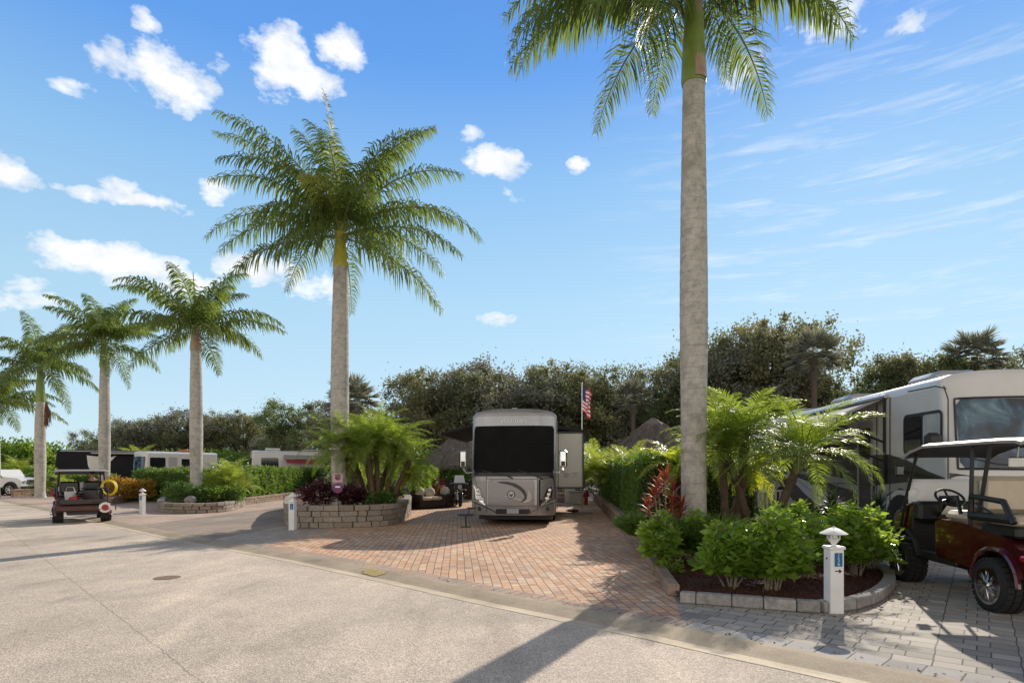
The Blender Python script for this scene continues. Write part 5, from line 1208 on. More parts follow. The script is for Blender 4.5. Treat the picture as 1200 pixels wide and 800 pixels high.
C3 = Coach('white motorhome with a dark red awning behind the long hedge', XY(292, 60), R(-62), 2.6, 3.75, 9.5, .4, .12, .12, M['rv_white'])
C3.rectF('windshield', -1.15, 1.15, 1.5, 3.0, .015, M['glassdark'], rnd=.08)
C3.polyS('side_window', rrect(1.0, 2.6, 1.9, 3.0, .1), .02, M['glassdark'], smooth=False, side=1); C3.polyS('side_window', rrect(7.6, 8.6, 1.6, 2.6, .1), .02, M['glassdark'], smooth=False, side=1)
a3 = awn(C3.t, 1.32, 3.25, 3.0, 2.45, 3.2, 7.4, M['awning_red']); 
mb = MB(); mb.hexa([(1.31,3.1,3.20),(2.2,3.1,2.86),(2.2,7.5,2.86),(1.31,7.5,3.20),(1.31,3.1,3.30),(2.2,3.1,2.92),(2.2,7.5,2.92),(1.31,7.5,3.30)]); mb.build('awning_top', M['awning'], a3)
mb = MB(); mb.box((0,2.2,3.88), (.9,1.4,.26), 0, .08); mb.build('roof_unit', M['rv_white'], C3.t)
mb = MB(); mb.box((0,6.6,3.84), (1.1,3,.2), 0, .06); mb.build('roof_rack', M['rv_silver'], C3.t)
C4 = Coach('pale motorhome partly hidden right of the red awning, by the trees', XY(372, 66), R(-70), 2.6, 3.5, 7, .4, .12, .12, M['rv_cream'])
C4.rectF('windshield', -1.15, 1.15, 1.5, 3.0, .015, M['glassdark']); C4.polyS('side_window', rrect(1.2, 2.4, 1.8, 2.7, .1), .02, M['glassdark'], smooth=False, side=1)
for C in (C1, C2, C3, C4):
    for y in (1.6, C.L-2):
        for sx in (-1, 1): wheel(C.t, sx*1.12, y, .5, .28, sx)

# white four-door off-road car at the left edge (seen from its side, nose to the right)
def offroad(label, loc, rz):
    t = thing('offroad_car', label, 'car', loc, rz)
    mb = MB(); hw = .85
    side = [(-2.1,.55),(-2.12,1.15),(-2.0,1.72),(-1.9,1.78),(.15,1.78),(.55,1.28),(1.75,1.18),(1.95,1.05),(1.98,.55)]
    mb.extr([(x,-hw,z) for x, z in side], (0,2*hw,0)); mb.build('body', M['car_white'], t, False, .04)
    for sy in (-1, 1):
        y = sy*(hw+.006)
        for (a, b, c, d) in ((-1.98,-1.42,-1.42,-1.95),(-1.30,-.60,-.60,-1.30),(-.48,.22,.12,-.48)):
            mb = MB(); q = [(a,y,1.26),(b,y,1.26),(c,y,1.68),(d,y,1.68)]; mb.extr(q if sy < 0 else q[::-1], (0,sy*.006,0)); mb.build('window', M['glassdark'], t)
        for xw in (-1.35, 1.25):
            mb = MB(); mb.tube([(xw+.50*math.cos(R(a)), sy*(hw+.04), .42+.48*math.sin(R(a))) for a in range(0,181,20)], .07, 6); mb.build('fender', M['black'], t, True)
            mb = MB(); mb.lathe((xw,sy*(hw-.02),.41), [(.2,-.13),(.38,-.13),(.41,-.09),(.41,.09),(.38,.13),(.2,.13)], 22, 'Y'); w = mb.build('wheel', M['rubber'], t, True)
            mb = MB()
            for k in range(5):
                a = k*1.257; mb.tube([(xw,sy*(hw+.12),.41),(xw+.24*math.cos(a),sy*(hw+.12),.41+.24*math.sin(a))], [.05,.035], 5)
            mb.tube([(xw+.25*math.cos(a/10),sy*(hw+.115),.41+.25*math.sin(a/10)) for a in range(0,64,4)], .02, 5); mb.build('rim', M['alu'], w)
    for sy in (-1,1): 
        mb = MB(); mb.lathe((1.99,sy*.5,.95), [(.09,-.01),(.1,.02),(.02,.03)], 14, 'X'); mb.build('headlight', M['lens'], t, True)
        mb = MB(); mb.box((.55,sy*(hw+.14),1.3), (.14,.2,.16), 0, .03); mb.build('mirror', M['black'], t)
    mb = MB(); mb.box((2.06,0,.55), (.16,1.7,.2), 0, .04); mb.build('bumper', M['black'], t)
    mb = MB()
    for k in range(7): mb.box((1.99,-.3+.1*k,.95), (.02,.05,.34))
    mb.build('grille', M['black'], t)
    return t
offroad('white four-door off-road car parked by the low wall at the left edge', XY(8, 41.5), R(-8))

# ------------------------------------------------------------------ BOLLARDS
def bollard(label, loc, rz, cap='finial', num='156', s=1.0):
    t = thing('bollard', label, 'bollard', loc, rz, 'white wooden bollards along the road', s)
    mb = MB(); mb.box((0,0,.36), (.155,.155,.76), 0, .008); mb.build('post', M['white'], t)
    mb = MB(); mb.box((0,0,.745), (.185,.185,.035), 0, .008)
    if cap == 'finial':
        mb.box((0,0,.775), (.13,.13,.03)); mb.lathe((0,0,.79), [(.035,0),(.04,.06),(.085,.075),(.12,.08),(.11,.10),(.05,.15),(.02,.18),(.005,.19)], 20); mb.build('cap', M['white'], t, True)
    else:
        mb.build('cap', M['white'], t)
        mb = MB(); mb.lathe((0,0,.762), [(.03,0),(.022,.02),(.06,.07),(.07,.085)], 20); mb.build('lamp_base', M['white'], t, True)
        mb = MB(); mb.lathe((0,0,.85), [(.05,0),(.05,.05)], 18); mb.build('lamp_glass', M['lens'], t, True)
        mb = MB()
        for k in range(4): a = R(45+90*k); mb.tube([(.066*math.cos(a),.066*math.sin(a),.84),(.066*math.cos(a),.066*math.sin(a),.92)], .006, 5)
        mb.build('lamp_cage', M['white'], t)
        mb = MB(); mb.lathe((0,0,.90), [(.145,0),(.150,.006),(.055,.062),(.04,.066),(.012,.082),(.004,.09)], 28); mb.build('lamp_shade', M['white'], t, True)
    mb = MB(); mb.box((.012,-.0805,.615), (.088,.006,.155), 0, .002); pl_ = mb.build('number_plate', M['blue'], t)
    for k, ch in enumerate(num): text('number', ch, .062, M['pale_blue'], pl_, Matrix.Translation((.012,-.0845,.665-.049*k)) @ Matrix.Rotation(R(90), 4, 'X'), .0008)
    if cap != 'finial':
        mb = MB(); mb.box((.0,-.0795,.485), (.05,.004,.012)); mb.extr([(.02,-.0815,.508),(.02,-.0815,.462),(.052,-.0815,.485)], (0,.004,0)); mb.build('arrow', M['black'], t)
        mb = MB(); mb.lathe((-.0805,.0,.62), [(.004,-.004),(.011,-.004),(.011,.004)], 12, 'X'); mb.build('sensor', M['black'], t)
    return t
bollard('near white bollard with a metal lamp hat, blue plate and black arrow', G(977,717), R(0), 'lamp', '156', 1.02)
bollard('white bollard with a pointed cap at the left end of the stone block planter', G(343,620.5), R(-8), num='154', s=1.08)
bollard('white bollard with a pointed cap between the small golf cart and curved planter', G(167,602), R(-20), num='152', s=1.02)
bollard('farthest white bollard, in front of the white car', G(18,577.5), R(-10), num='150', s=1.02)

# ------------------------------------------------------------------ GOLF CARTS
def chrome_wheel(t, x, y, r, w, side):
    mb = MB(); n = 44; prof = [(r*.70,-w/2),(r*.90,-w/2),(r*.985,-w*.40),(r,-w*.2),(r,w*.2),(r*.985,w*.40),(r*.90,w/2),(r*.70,w/2)]
    mb.lathe((x,y,r), prof, n, 'X')
    for k in range(26):   # knobbly tread blocks
        a = 2*math.pi*k/26
        for sx, ph in ((-1, 0), (1, .5), (0, .25)):
            b = a+ph*2*math.pi/26; c = (x+sx*w*.34, y+r*1.0*math.cos(b), r+r*1.0*math.sin(b)); dx = w*.13; dr = .014; da = .030
            u = Vector((0,math.cos(b),math.sin(b))); v = Vector((0,-math.sin(b),math.cos(b))); X = Vector((1,0,0)); c = Vector(c)
            mb.hexa([c-X*dx-v*da-u*dr, c+X*dx-v*da-u*dr, c+X*dx+v*da-u*dr, c-X*dx+v*da-u*dr, c-X*dx-v*da+u*dr, c+X*dx-v*da+u*dr, c+X*dx+v*da+u*dr, c-X*dx+v*da+u*dr])
    wl = mb.build('wheel', M['rubber'], t, True)
    mb = MB(); xo = x+side*w*.44; q = [(r*.64,.0),(r*.60,.03),(r*.56,.0)]
    mb.lathe((xo,y,r), [(r*.73,-.03),(r*.73,.035),(r*.67,.035),(r*.63,-.03)], 32, 'X'); 
    mb.build('rim_lip', M['chrome'], wl, True)
    mb = MB(); mb.lathe((xo-side*.03,y,r), [(r*.66,-.01),(r*.66,.01)], 24, 'X'); mb.build('rim_back', M['black'], wl)
    mb = MB()
    for k in range(8):
        a = 2*math.pi*k/8
        for da in (-.085, .085):
            mb.tube([(xo+side*.03,y+.04*math.cos(a),r+.04*math.sin(a)),(xo+side*.015,y+r*.66*math.cos(a+da*1.6),r+r*.66*math.sin(a+da*1.6))], [.020,.013], 5)
    mb.lathe((xo+side*.03,y,r), [(.05,-.03),(.05,.03),(.01,.035)] if side > 0 else [(.01,-.035),(.05,-.03),(.05,.03)], 16, 'X'); mb.build('rim_spokes', M['chrome'], wl)
    return wl
def golf_cart(label, loc, rz, lift=.0, wr=.295, bodym='cart_red', roofm='cart_top', seatm='vinyl', rearseat=True, sc=1.0, group='golf carts'):
    t = thing('golf_cart', label, 'golf cart', loc, rz, group, sc); L = lift; wb = 1.0
    for sx in (-1, 1):
        for yy in (-wb, wb): chrome_wheel(t, sx*.55, yy, wr, .25, sx)
    # chassis floor + rocker
    mb = MB(); mb.box((0,.62,.42+L), (1.12,1.0,.06), 0, .01); mb.box((0,-.1,.36+L), (.7,2.5,.12)); mb.build('floor', M['black'], t)
    for sx in (-1,1):
        mb = MB(); mb.box((sx*.575,.25,.43+L), (.05,1.02,.12), 0, .015); mb.build('rocker_panel', M['black'], t)
    # seat pod / rear body: side silhouette extruded, with wheel arch
    def arch(y0, z0, r, a0, a1, n=10): return [(y0+r*math.cos(R(a0+(a1-a0)*k/n)), z0+r*math.sin(R(a0+(a1-a0)*k/n))) for k in range(n+1)]
    body = [(.18,.44+L),(.20,.92+L),(.10,.96+L),(-.42,.96+L),(-.62,.92+L),(-1.05,.86+L),(-1.32,.78+L),(-1.60,.64+L),(-1.66,.50+L),(-1.48,.44+L)]
    ar = arch(-1.0, wr+.03, .41, 14, 166)[::-1]; body = body+[(p[0], max(p[1], .44+L) if False else p[1]) for p in ar]
    mb = MB()
    for sx in (-1, 1):
        q = [(sx*.60, y, z) for y, z in body]; vs = [Vector(p) for p in q]; n = len(vs); tri = tessellate_polygon([[Vector((p.y,p.z,0)) for p in vs]])
        inn = [Vector((sx*.50,p.y,p.z)) for p in vs]; fs = []
        for tt in tri:
            a, b, c = (vs[i] for i in tt); f = tt if (b-a).cross(c-a).x*sx > 0 else (tt[2], tt[1], tt[0]); fs += [f, tuple(i+n for i in f[::-1])]
        fs += [((i, (i+1) % n, n+(i+1) % n, n+i) if sx > 0 else (n+i, n+(i+1) % n, (i+1) % n, i)) for i in range(n)]
        mb.add(vs+inn, fs)
    top = body[:10]
    for a, b in zip(top, top[1:]): mb.add([(-.52,a[0],a[1]-.01),(.52,a[0],a[1]-.01),(.52,b[0],b[1]-.01),(-.52,b[0],b[1]-.01)], [(0,1,2,3)])
    mb.build('rear_body', M[bodym], t, False, .02)
    for sx in (-1,1):
        mb = MB(); mb.tube([(sx*.615, y, z) for y, z in arch(-1.0, wr+.03, .40, 0, 180, 12)], .03, 6); mb.build('fender_flare', M[bodym], t, True)
        mb = MB(); mb.tube([(sx*.615, y, z) for y, z in arch(1.0, wr+.05, .42, 20, 170, 12)], .035, 6); mb.build('fender_flare', M['black'], t, True)
        mb = MB(); mb.box((sx*.60,-1.50,.645+L), (.05,.16,.07), 0, .02); mb.build('tail_light', M['redlens'], t)
    # front cowl
    cowl = [(.98,.48+L),(.92,1.10+L),(1.02,1.16+L),(1.30,1.08+L),(1.52,.84+L),(1.56,.52+L),(1.44,.42+L)]
    mb = MB(); mb.extr([(-.50,y,z) for y, z in cowl], (1.0,0,0)); mb.build('front_cowl', M[bodym], t, False, .04)
    mb = MB(); mb.box((0,.955,.72+L), (1.03,.05,.60), 0, .01); mb.build('kick_panel', M['black'], t)
    mb = MB(); mb.box((0,.86,1.02+L), (1.02,.22,.30), 0, .05); mb.build('dashboard', M['black'], t)
    dsh = t.children[-1]
    mb = MB(); mb.box((-.08,.745,1.05+L), (.30,.012,.14), 0, .004); mb.box((.30,.745,1.05+L), (.28,.012,.12), 0, .004); mb.build('dash_insert', M['alu'], dsh)
    for sx in (-1,1):
        mb = MB(); mb.box((sx*.33,1.50,.86+L), (.22,.06,.10), 0, .03); mb.build('headlight', M['lens'], t)
        mb = MB(); mb.box((sx*.60,1.08,.62+L*.8), (.10,.72,.10), 0, .04); mb.build('front_fender', M['black'], t)
    # seats
    mb = MB(); mb.box((0,-.12,1.02+L), (1.06,.50,.14), 0, .05); mb.build('seat', M[seatm], t, True)
    mb = MB(); mb.box((-.28,-.40,1.32+L), (.48,.13,.46), 0, .06); mb.box((.28,-.40,1.32+L), (.48,.13,.46), 0, .06); mb.build('backrest', M[seatm], t, True)
    if rearseat:
        mb = MB(); mb.box((0,-.62,1.32+L), (1.06,.13,.46), 0, .06); mb.build('rear_backrest', M[seatm], t, True)
        mb = MB(); mb.box((0,-.98,1.02+L), (1.06,.50,.13), 0, .05); mb.build('rear_seat', M[seatm], t, True)
        mb = MB(); mb.box((0,-.95,.91+L), (1.08,.62,.14), 0, .03); mb.build('seat_base', M['black'], t)
        mb = MB(); mb.box((0,-1.78,.50+L), (1.0,.36,.05), 0, .02); mb.build('footrest', M['black'], t)
    # arm rests : black loops
    for sx in (-1,1):
        mb = MB(); mb.tube([(sx*.60,.10,1.06+L),(sx*.61,.06,1.26+L),(sx*.61,-.30,1.28+L),(sx*.60,-.36,1.06+L)], .024, 8); mb.build('arm_rest', M['black'], t, True)
        if rearseat:
            mb = MB(); mb.tube([(sx*.605,-.56,1.02+L),(sx*.605,-.58,1.30+L),(sx*.605,-1.15,1.26+L),(sx*.605,-1.32,1.02+L)], .036, 8); mb.tube([(sx*.605,-.60,1.06+L),(sx*.605,-1.28,1.06+L)], .055, 8); mb.tube([(sx*.605,-.66,1.22+L),(sx*.605,-1.1,1.06+L)], .014, 6); mb.build('arm_rest', M['black'], t, True)
    # struts and roof
    zr = 1.98+L
    for sx in (-1,1):
        mb = MB(); mb.tube([(sx*.53,1.28,.62+L),(sx*.53,1.12,1.14+L),(sx*.50,.86,zr-.13)], .024, 8); mb.build('front_strut', M['black'], t, True)
        mb = MB(); mb.tube([(sx*.56,-.48,.92+L),(sx*.56,-.50,1.4+L),(sx*.52,-.46,zr-.03)], .024, 8); mb.build('rear_strut', M['black'], t, True)
        if rearseat: 
            mb = MB(); mb.tube([(sx*.54,-.62,1.1+L),(sx*.52,-.80,zr-.02)], .024, 8); mb.build('rear_strut', M['black'], t, True)
    mb = MB(); ys = [1.05,1.0,.85,.5,0,-.5,-1.0,-1.35,-1.45] if rearseat else [1.05,1.0,.85,.5,0,-.4,-.7,-.85,-.9]
    xs = [-.62,-.60,-.52,-.3,0,.3,.52,.60,.62]; vs = []; fs = []
    def rz_(x, y):
        e = max(0, y-.5); f = max(0, abs(x)-.50); g = max(0, (ys[-1]+.2)-y); return zr+.03-.42*e**1.7-.5*f*f*4-.25*g*g*4-.02*x*x
    for lay, dz in ((0, .0), (1, -.035)):
        for y in ys:
            for x in xs: vs.append((x*(1 if lay == 0 else .985), y*(1 if lay == 0 else .985), rz_(x, y)+dz))
    nx, ny = len(xs), len(ys)
    for j in range(ny-1):
        for i in range(nx-1):
            a = j*nx+i; fs.append((a, a+nx, a+nx+1, a+1)); a += nx*ny; fs.append((a, a+1, a+nx+1, a+nx))
    o0 = nx*ny
    for i in range(nx-1): fs += [(i, i+1, o0+i+1, o0+i), (o0+(ny-1)*nx+i, o0+(ny-1)*nx+i+1, (ny-1)*nx+i+1, (ny-1)*nx+i)]
    for j in range(ny-1): fs += [(j*nx, o0+j*nx, o0+(j+1)*nx, (j+1)*nx), (j*nx+nx-1, (j+1)*nx+nx-1, o0+(j+1)*nx+nx-1, o0+j*nx+nx-1)]
    mb.add(vs, fs); rf = mb.build('roof', M[roofm], t, True); q = MB()
    k0 = nx*ny; q.add([(v[0]*.97, v[1]*.97, v[2]-.006) for v in vs[k0:]], [(j*nx+i, j*nx+i+1, (j+1)*nx+i+1, (j+1)*nx+i) for j in range(ny-1) for i in range(nx-1)]); q.build('roof_lining', M['cart_under'], rf, True)
    # steering wheel
    c = Vector((-.27,.46,1.24+L)); ax = Vector((0,-.62,.78)).normalized(); u = Vector((1,0,0)); v = ax.cross(u)
    mb = MB(); mb.tube([c+(u*math.cos(R(a))+v*math.sin(R(a)))*.175 for a in range(0,361,15)], .017, 8, False)
    for a in (90, 210, 330): mb.tube([c-ax*.03, c+(u*math.cos(R(a))+v*math.sin(R(a)))*.17], [.02,.012], 6)
    mb.lathe((c.x,c.y-.01,c.z-.05), [(.05,0),(.06,.03),(.03,.05)], 14); st_ = mb.build('steering_wheel', M['black'], t, True)
    mb = MB(); mb.tube([c-ax*.02, (-.27,.90,.85+L)], .03, 8); mb.build('steering_column', M['black'], st_, True)
    # folded lower windscreen
    mb = MB(); mb.box((0,1.04,1.30+L), (1.04,.014,.34), 0, .004); mb.box((0,1.02,1.48+L), (1.06,.03,.025), 0, .006)
    mb.build('windscreen', M['screen'], t)
    # mirrors
    for sx in (-1,):
        mb = MB(); mb.box((sx*.68,.98,1.62+L), (.13,.04,.16), 0, .02); mb.tube([(sx*.54,1.0,1.60+L),(sx*.64,.99,1.62+L)], .012, 6); m_ = mb.build('mirror', M['black'], t); mb = MB(); mb.box((sx*.68,.957,1.62+L), (.09,.006,.12), 0, .002); mb.build('mirror_pane', M['glassdark'], m_)
    return t
M['screen'] = plain('folded_screen_painted_sheen', (.74,.77,.80), .12, 0, .12, 2, coat=1)  # opaque pale colour stands in for sky reflected in the screen
h_r, h_f = G(1166,716), Vector((5.93,9.03,0)); hd = (h_f-h_r).normalized(); rr_ = Vector((hd.y,-hd.x,0)); cc = h_r+hd*1.0+rr_*.60
near = golf_cart('dark red lifted golf cart with chrome wheels and tan seats on the gray pavers', cc, -math.atan2(hd.x, hd.y), .04, .31)
mb = MB(); mb.box((.12,.74,1.80), (.24,.03,.13), 0, .02); mb.tube([(.12,.76,1.86),(.12,.78,1.95)], .01, 5)
mb = MB(); mb.box((-.16,-.70,1.76), (.2,.03,.13), 0, .02); mb.tube([(-.16,-.70,1.82),(-.16,-.72,1.95)], .01, 5); mm = mb.build('rear_mirror', M['alu'], near, True)
# small work cart far left, driving away
p = G(97,612)+Vector((-.85,0,0)); cart2 = golf_cart('small cream-roofed golf cart loaded with cleaning gear at the curb on the left', p+Vector((0,1.1,0)), R(38), -.02, .24, 'cart_brown', 'cart_top', 'blackgloss', False, .93)
cart2.scale = (1.16, .92, .86)
def on_cart(dx, dy, dz):
    a = R(38); dx *= 1.16; dy *= .92; return Vector((cart2.location.x+(dx*math.cos(a)-dy*math.sin(a)), cart2.location.y+(dx*math.sin(a)+dy*math.cos(a)), .86*dz))
mb = MB(); mb.box((0,-1.15,.72), (1.0,.9,.05), 0, .01)
for sx in (-1,1): mb.box((sx*.5,-1.15,.80), (.03,.9,.14))
mb.box((0,-1.6,.80), (1.0,.03,.14)); mb.build('cargo_bed', M['blackgloss'], cart2)
def item(name, label, cat, q, mbs, mat):
    o = mbs.build(name, mat, None, True); o.location = q; return tag(o, label, cat)
mb = MB(); mb.lathe((0,0,0), [(.13,0),(.16,.34),(.17,.34),(.17,.36),(.14,.36),(.12,.02)], 20); mb.tube([(-.16,0,.33),(-.1,0,.50),(.1,0,.50),(.16,0,.33)], .008, 5)
item('bucket', 'light gray plastic bucket standing on the back of the small golf cart', 'bucket', on_cart(-.28,-1.28,.745), mb, M['bucket'])
mb = MB()
for k in range(9): 
    rr = .20+.012*(k % 3); mb.tube([(rr*math.cos(R(a)), -.06+.018*k, .23+rr*1.15*math.sin(R(a))) for a in range(0,361,20)], .017, 6, False)
ho = item('hose_coil', 'coil of yellow hose hanging on the back right of the small golf cart', 'hose', on_cart(.62,-1.1,1.02), mb, M['yellow_hose'])
ho.rotation_euler = (0,0,R(20))
mb = MB(); mb.tube([(.56,-1.5,.75),(.58,-1.45,1.25)], .02, 6); mb.tube([(.2,-1.62,.74),(.75,-1.62,.74),(.75,-1.62,.45)], .018, 6); mb.tube([(.56,-1.5,1.2),(.60,-1.1,1.25)], .02, 6); mb.build('cargo_rack', M['black'], cart2)
mb = MB(); mb.lathe((0,0,0), [(.05,-.16),(.17,-.13),(.18,.13),(.05,.16)], 20, 'Y'); q = item('round_canister', 'round white canister with a dark red center hung at the cart rear corner', 'canister', on_cart(.50,-1.50,.55), mb, M['white'])
q.rotation_euler = (0,0,R(38)); mb = MB(); mb.lathe((0,-.17,0), [(.09,-.012),(.1,.0),(.1,.01)], 18, 'Y'); mb.build('red_disc', M['red_can'], q)
mb = MB(); mb.box((0,0,.12), (.30,.22,.24), 0, .04); mb.cyl((.08,0,.24), (.08,0,.29), .03)
item('fuel_can', 'dark red plastic can lying low at the back of the small golf cart', 'can', on_cart(-.2,-1.42,.745), mb, M['red_can']).scale = (.9,.9,.8)
mb = MB(); mb.box((0,0,.22), (.5,.36,.44), 0, .05); mb.box((0,0,.46), (.53,.39,.05), 0, .02)
item('toolbox', 'black lidded tool bin on the small golf cart below the hose coil', 'tool bin', on_cart(.24,-1.22,.745), mb, M['black'])
mb = MB(); mb.tube([(0,0,0),(.05,-.25,.32),(.1,-.45,.42)], .085, 10)
item('red_bag', 'faded red roll of cloth lying along the left side of the small cart', 'bag', on_cart(-.48,.35,.62), mb, M['awning_red'])

# ------------------------------------------------------------------ PERSON seated in the work cart, seen from behind
def person(label, loc, rz, sc=1.0):
    t = thing('person', label, 'person', loc, rz, None, sc)
    J = {'pel': ((0,0,.10),.155), 'wai': ((0,.01,.28),.135), 'che': ((0,.02,.46),.165), 'nk': ((0,.02,.60),.062), 'hd0': ((0,.03,.70),.082), 'hd1': ((0,.035,.80),.092), 'hd2': ((0,.03,.87),.06),
         'hipL': ((-.10,.05,.08),.09), 'kneL': ((-.13,.47,.10),.062), 'ankL': ((-.13,.52,-.33),.042), 'toeL': ((-.13,.68,-.37),.038),
         'hipR': ((.10,.05,.08),.09), 'kneR': ((.14,.47,.10),.062), 'ankR': ((.14,.52,-.33),.042), 'toeR': ((.14,.68,-.37),.038),
         'shL': ((-.19,.02,.52),.07), 'elL': ((-.26,.12,.28),.045), 'wrL': ((-.20,.36,.26),.03), 'hnL': ((-.18,.44,.28),.032),
         'shR': ((.19,.02,.52),.07), 'elR': ((.27,.10,.28),.045), 'wrR': ((.18,.34,.20),.03), 'hnR': ((.15,.41,.19),.032)}
    E = [('pel','wai'),('wai','che'),('che','nk'),('nk','hd0'),('hd0','hd1'),('hd1','hd2'),('pel','hipL'),('hipL','kneL'),('kneL','ankL'),('ankL','toeL'),('pel','hipR'),('hipR','kneR'),('kneR','ankR'),('ankR','toeR'),
         ('che','shL'),('shL','elL'),('elL','wrL'),('wrL','hnL'),('che','shR'),('shR','elR'),('elR','wrR'),('wrR','hnR')]
    ks = list(J); 
    def skin(name, names, mat, grow=1.0, sub=2):
        ids = {k: i for i, k in enumerate(names)}; me = bpy.data.meshes.new(name)
        me.from_pydata([J[k][0] for k in names], [(ids[a], ids[b]) for a, b in E if a in ids and b in ids], [])
        o = bpy.data.objects.new(name, me); COL.objects.link(o); md = o.modifiers.new('s', 'SKIN')
        for i, k in enumerate(names): r = J[k][1]*grow; me.skin_vertices[0].data[i].radius = (r, r)
        me.skin_vertices[0].data[0].use_root = True
        sd = o.modifiers.new('ss', 'SUBSURF'); sd.levels = sub; sd.render_levels = sub
        dg = bpy.context.evaluated_depsgraph_get(); m2 = bpy.data.meshes.new_from_object(o.evaluated_get(dg)); bpy.data.objects.remove(o)
        m2.materials.clear(); m2.materials.append(mat); m2.polygons.foreach_set('use_smooth', [True]*len(m2.polygons))
        q = bpy.data.objects.new(name, m2); COL.objects.link(q); q.parent = t; return q
    skin('body', ks, M['skin']); skin('shirt', ['pel','wai','che','shL','elL','shR','elR'], M['shirt'], 1.10); skin('trousers', ['pel','hipL','kneL','ankL','hipR','kneR','ankR'], M['trousers'], 1.12)
    mb = MB(); mb.ball((0,.025,.835), (.105,.115,.085), 14, 8); mb.box((0,.15,.82), (.15,.12,.015), 0, .005); mb.build('cap', M['black'], t, True)
    for sx in (-1,1):
        for k in range(4): 
            mb = MB(); mb.tube([((-.18 if sx < 0 else .15)+(-.02+.014*k)*1.0,.46 if sx < 0 else .43,.28 if sx < 0 else .19),((-.18 if sx < 0 else .15)+(-.02+.014*k),.50 if sx < 0 else .47,.26 if sx < 0 else .17)], .008, 5); mb.build('finger', M['skin'], t, True)
    return t
person('person in dark clothing and cap seated on the right side of the small golf cart', on_cart(.27,-.10,1.03), R(38), .86)

# ------------------------------------------------------------------ OTHER OBJECTS
# motorcycle parked nose-on beside the coach
t = thing('motorcycle', 'black touring motorcycle with a small windscreen beside the bronze motorhome', 'motorcycle', XY(537, 28.5), R(12))
for (y, nm) in ((-.75,'front'),(.80,'rear')):
    mb = MB(); mb.lathe((0,y,.32), [(.2,-.06),(.30,-.06),(.32,-.02),(.32,.02),(.30,.06),(.2,.06)], 24, 'X'); w = mb.build('wheel', M['rubber'], t, True)
    mb = MB(); mb.lathe((0,y,.32), [(.2,-.03),(.2,.03)], 20, 'X'); mb.build('rim', M['alu'], w)
for sx in (-1,1):
    mb = MB(); mb.tube([(sx*.09,-.75,.32),(sx*.10,-.52,.86)], .028, 8); mb.build('fork', M['chrome'], t, True)
    mb = MB(); mb.tube([(sx*.08,-.42,1.02),(sx*.30,-.34,1.10),(sx*.42,-.24,1.06)], .016, 6); mb.build('handlebar', M['chrome'], t, True)
    mb = MB(); mb.box((sx*.44,-.36,1.18), (.14,.03,.10), 0, .02); mb.build('mirror', M['black'], t)
    mb = MB(); mb.box((sx*.36,.70,.62), (.20,.55,.36), 0, .07); mb.build('pannier', M['blackgloss'], t, True)
    mb = MB(); mb.tube([(sx*.22,-.1,.35),(sx*.26,.9,.33)], .05, 8); mb.build('exhaust', M['chrome'], t, True)
mb = MB(); mb.hexa([(-.30,-.62,.80),(.30,-.62,.80),(.32,-.36,.80),(-.32,-.36,.80),(-.24,-.62,1.08),(.24,-.62,1.08),(.30,-.40,1.16),(-.30,-.40,1.16)]); mb.build('fairing', M['blackgloss'], t, False, .04)
mb = MB(); mb.extr([(-.27,-.52,1.10),(.27,-.52,1.10),(.20,-.40,1.46),(-.20,-.40,1.46)], (0,.012,.004)); mb.build('windscreen', M['screen'], t)
mb = MB(); mb.lathe((0,-.66,.92), [(.10,-.03),(.11,.0),(.11,.08)], 18, 'Y'); mb.build('headlight', M['lens'], t, True)
mb = MB(); mb.tube([(0,-1.08,.40),(0,-.95,.62),(0,-.70,.68),(0,-.46,.56)], [.05,.09,.10,.08], 8); mb.build('front_mudguard', M['blackgloss'], t, True)
mb = MB(); mb.ball((0,-.08,.86), (.20,.36,.16), 14, 8); mb.build('fuel_tank', M['blackgloss'], t, True)
mb = MB(); mb.box((0,.0,.50), (.40,.60,.36), 0, .08); mb.build('engine', M['alu'], t, True)
mb = MB(); mb.box((0,.50,.84), (.34,.70,.14), 0, .06); mb.box((0,.90,1.02), (.32,.10,.26), 0, .05); mb.build('seat', M['black'], t, True)
# wicker sofa
def sofa(name, label, loc, rz, wd, cat):
    t = thing(name, label, cat, loc, rz); mb = MB()
    mb.box((0,0,.20), (wd,.80,.34), 0, .05); mb.box((0,.36,.50), (wd,.12,.66), 0, .05)
    for sx in (-1,1): mb.box((sx*(wd/2-.07),-.02,.40), (.14,.80,.46), 0, .06)
    mb.build('frame', M['wicker'], t, True); n = max(1, round((wd-.3)/.6)); w = (wd-.30)/n
    for k in range(n):
        x = -(wd-.3)/2+w*(k+.5)
        mb = MB(); mb.box((x,-.04,.45), (w-.02,.66,.16), 0, .05); mb.build('seat_cushion', M['cushion'], t, True)
        mb = MB(); mb.ball((x,.20,.70), (w*.48,.12,.24), 14, 8); mb.build('back_cushion', M['cushion'], t, True)
    return t
sofa('sofa', 'dark wicker sofa with plump cream cushions on the red pavers', G(500,596)+Vector((0,.35,0)), R(48), 1.45, 'sofa')
sofa('armchair', 'dark wicker armchair with a cream cushion between the sofa and motorcycle', XY(519, 27.6), R(-20), .85, 'armchair')
def pot(label, loc, r, h, plant=None):
    t = thing('plant_pot', label, 'plant pot', loc); mb = MB(); mb.lathe((0,0,0), [(r*.65,0),(r*.98,h*.85),(r*1.08,h*.86),(r*1.08,h),(r*.9,h),(r*.85,h*.9)], 20); mb.build('pot', M['terracotta'], t, True)
    if plant: V, F = bush_geo(300, r, r, r*.8, .09, 3); V = V+np.array([0,0,h*.9]); npmesh('foliage', V, F, M[plant], t)
pot('terracotta pot behind the wicker armchair near the motorcycle', XY(514, 30.2), .28, .95, 'dark_red_leaf')
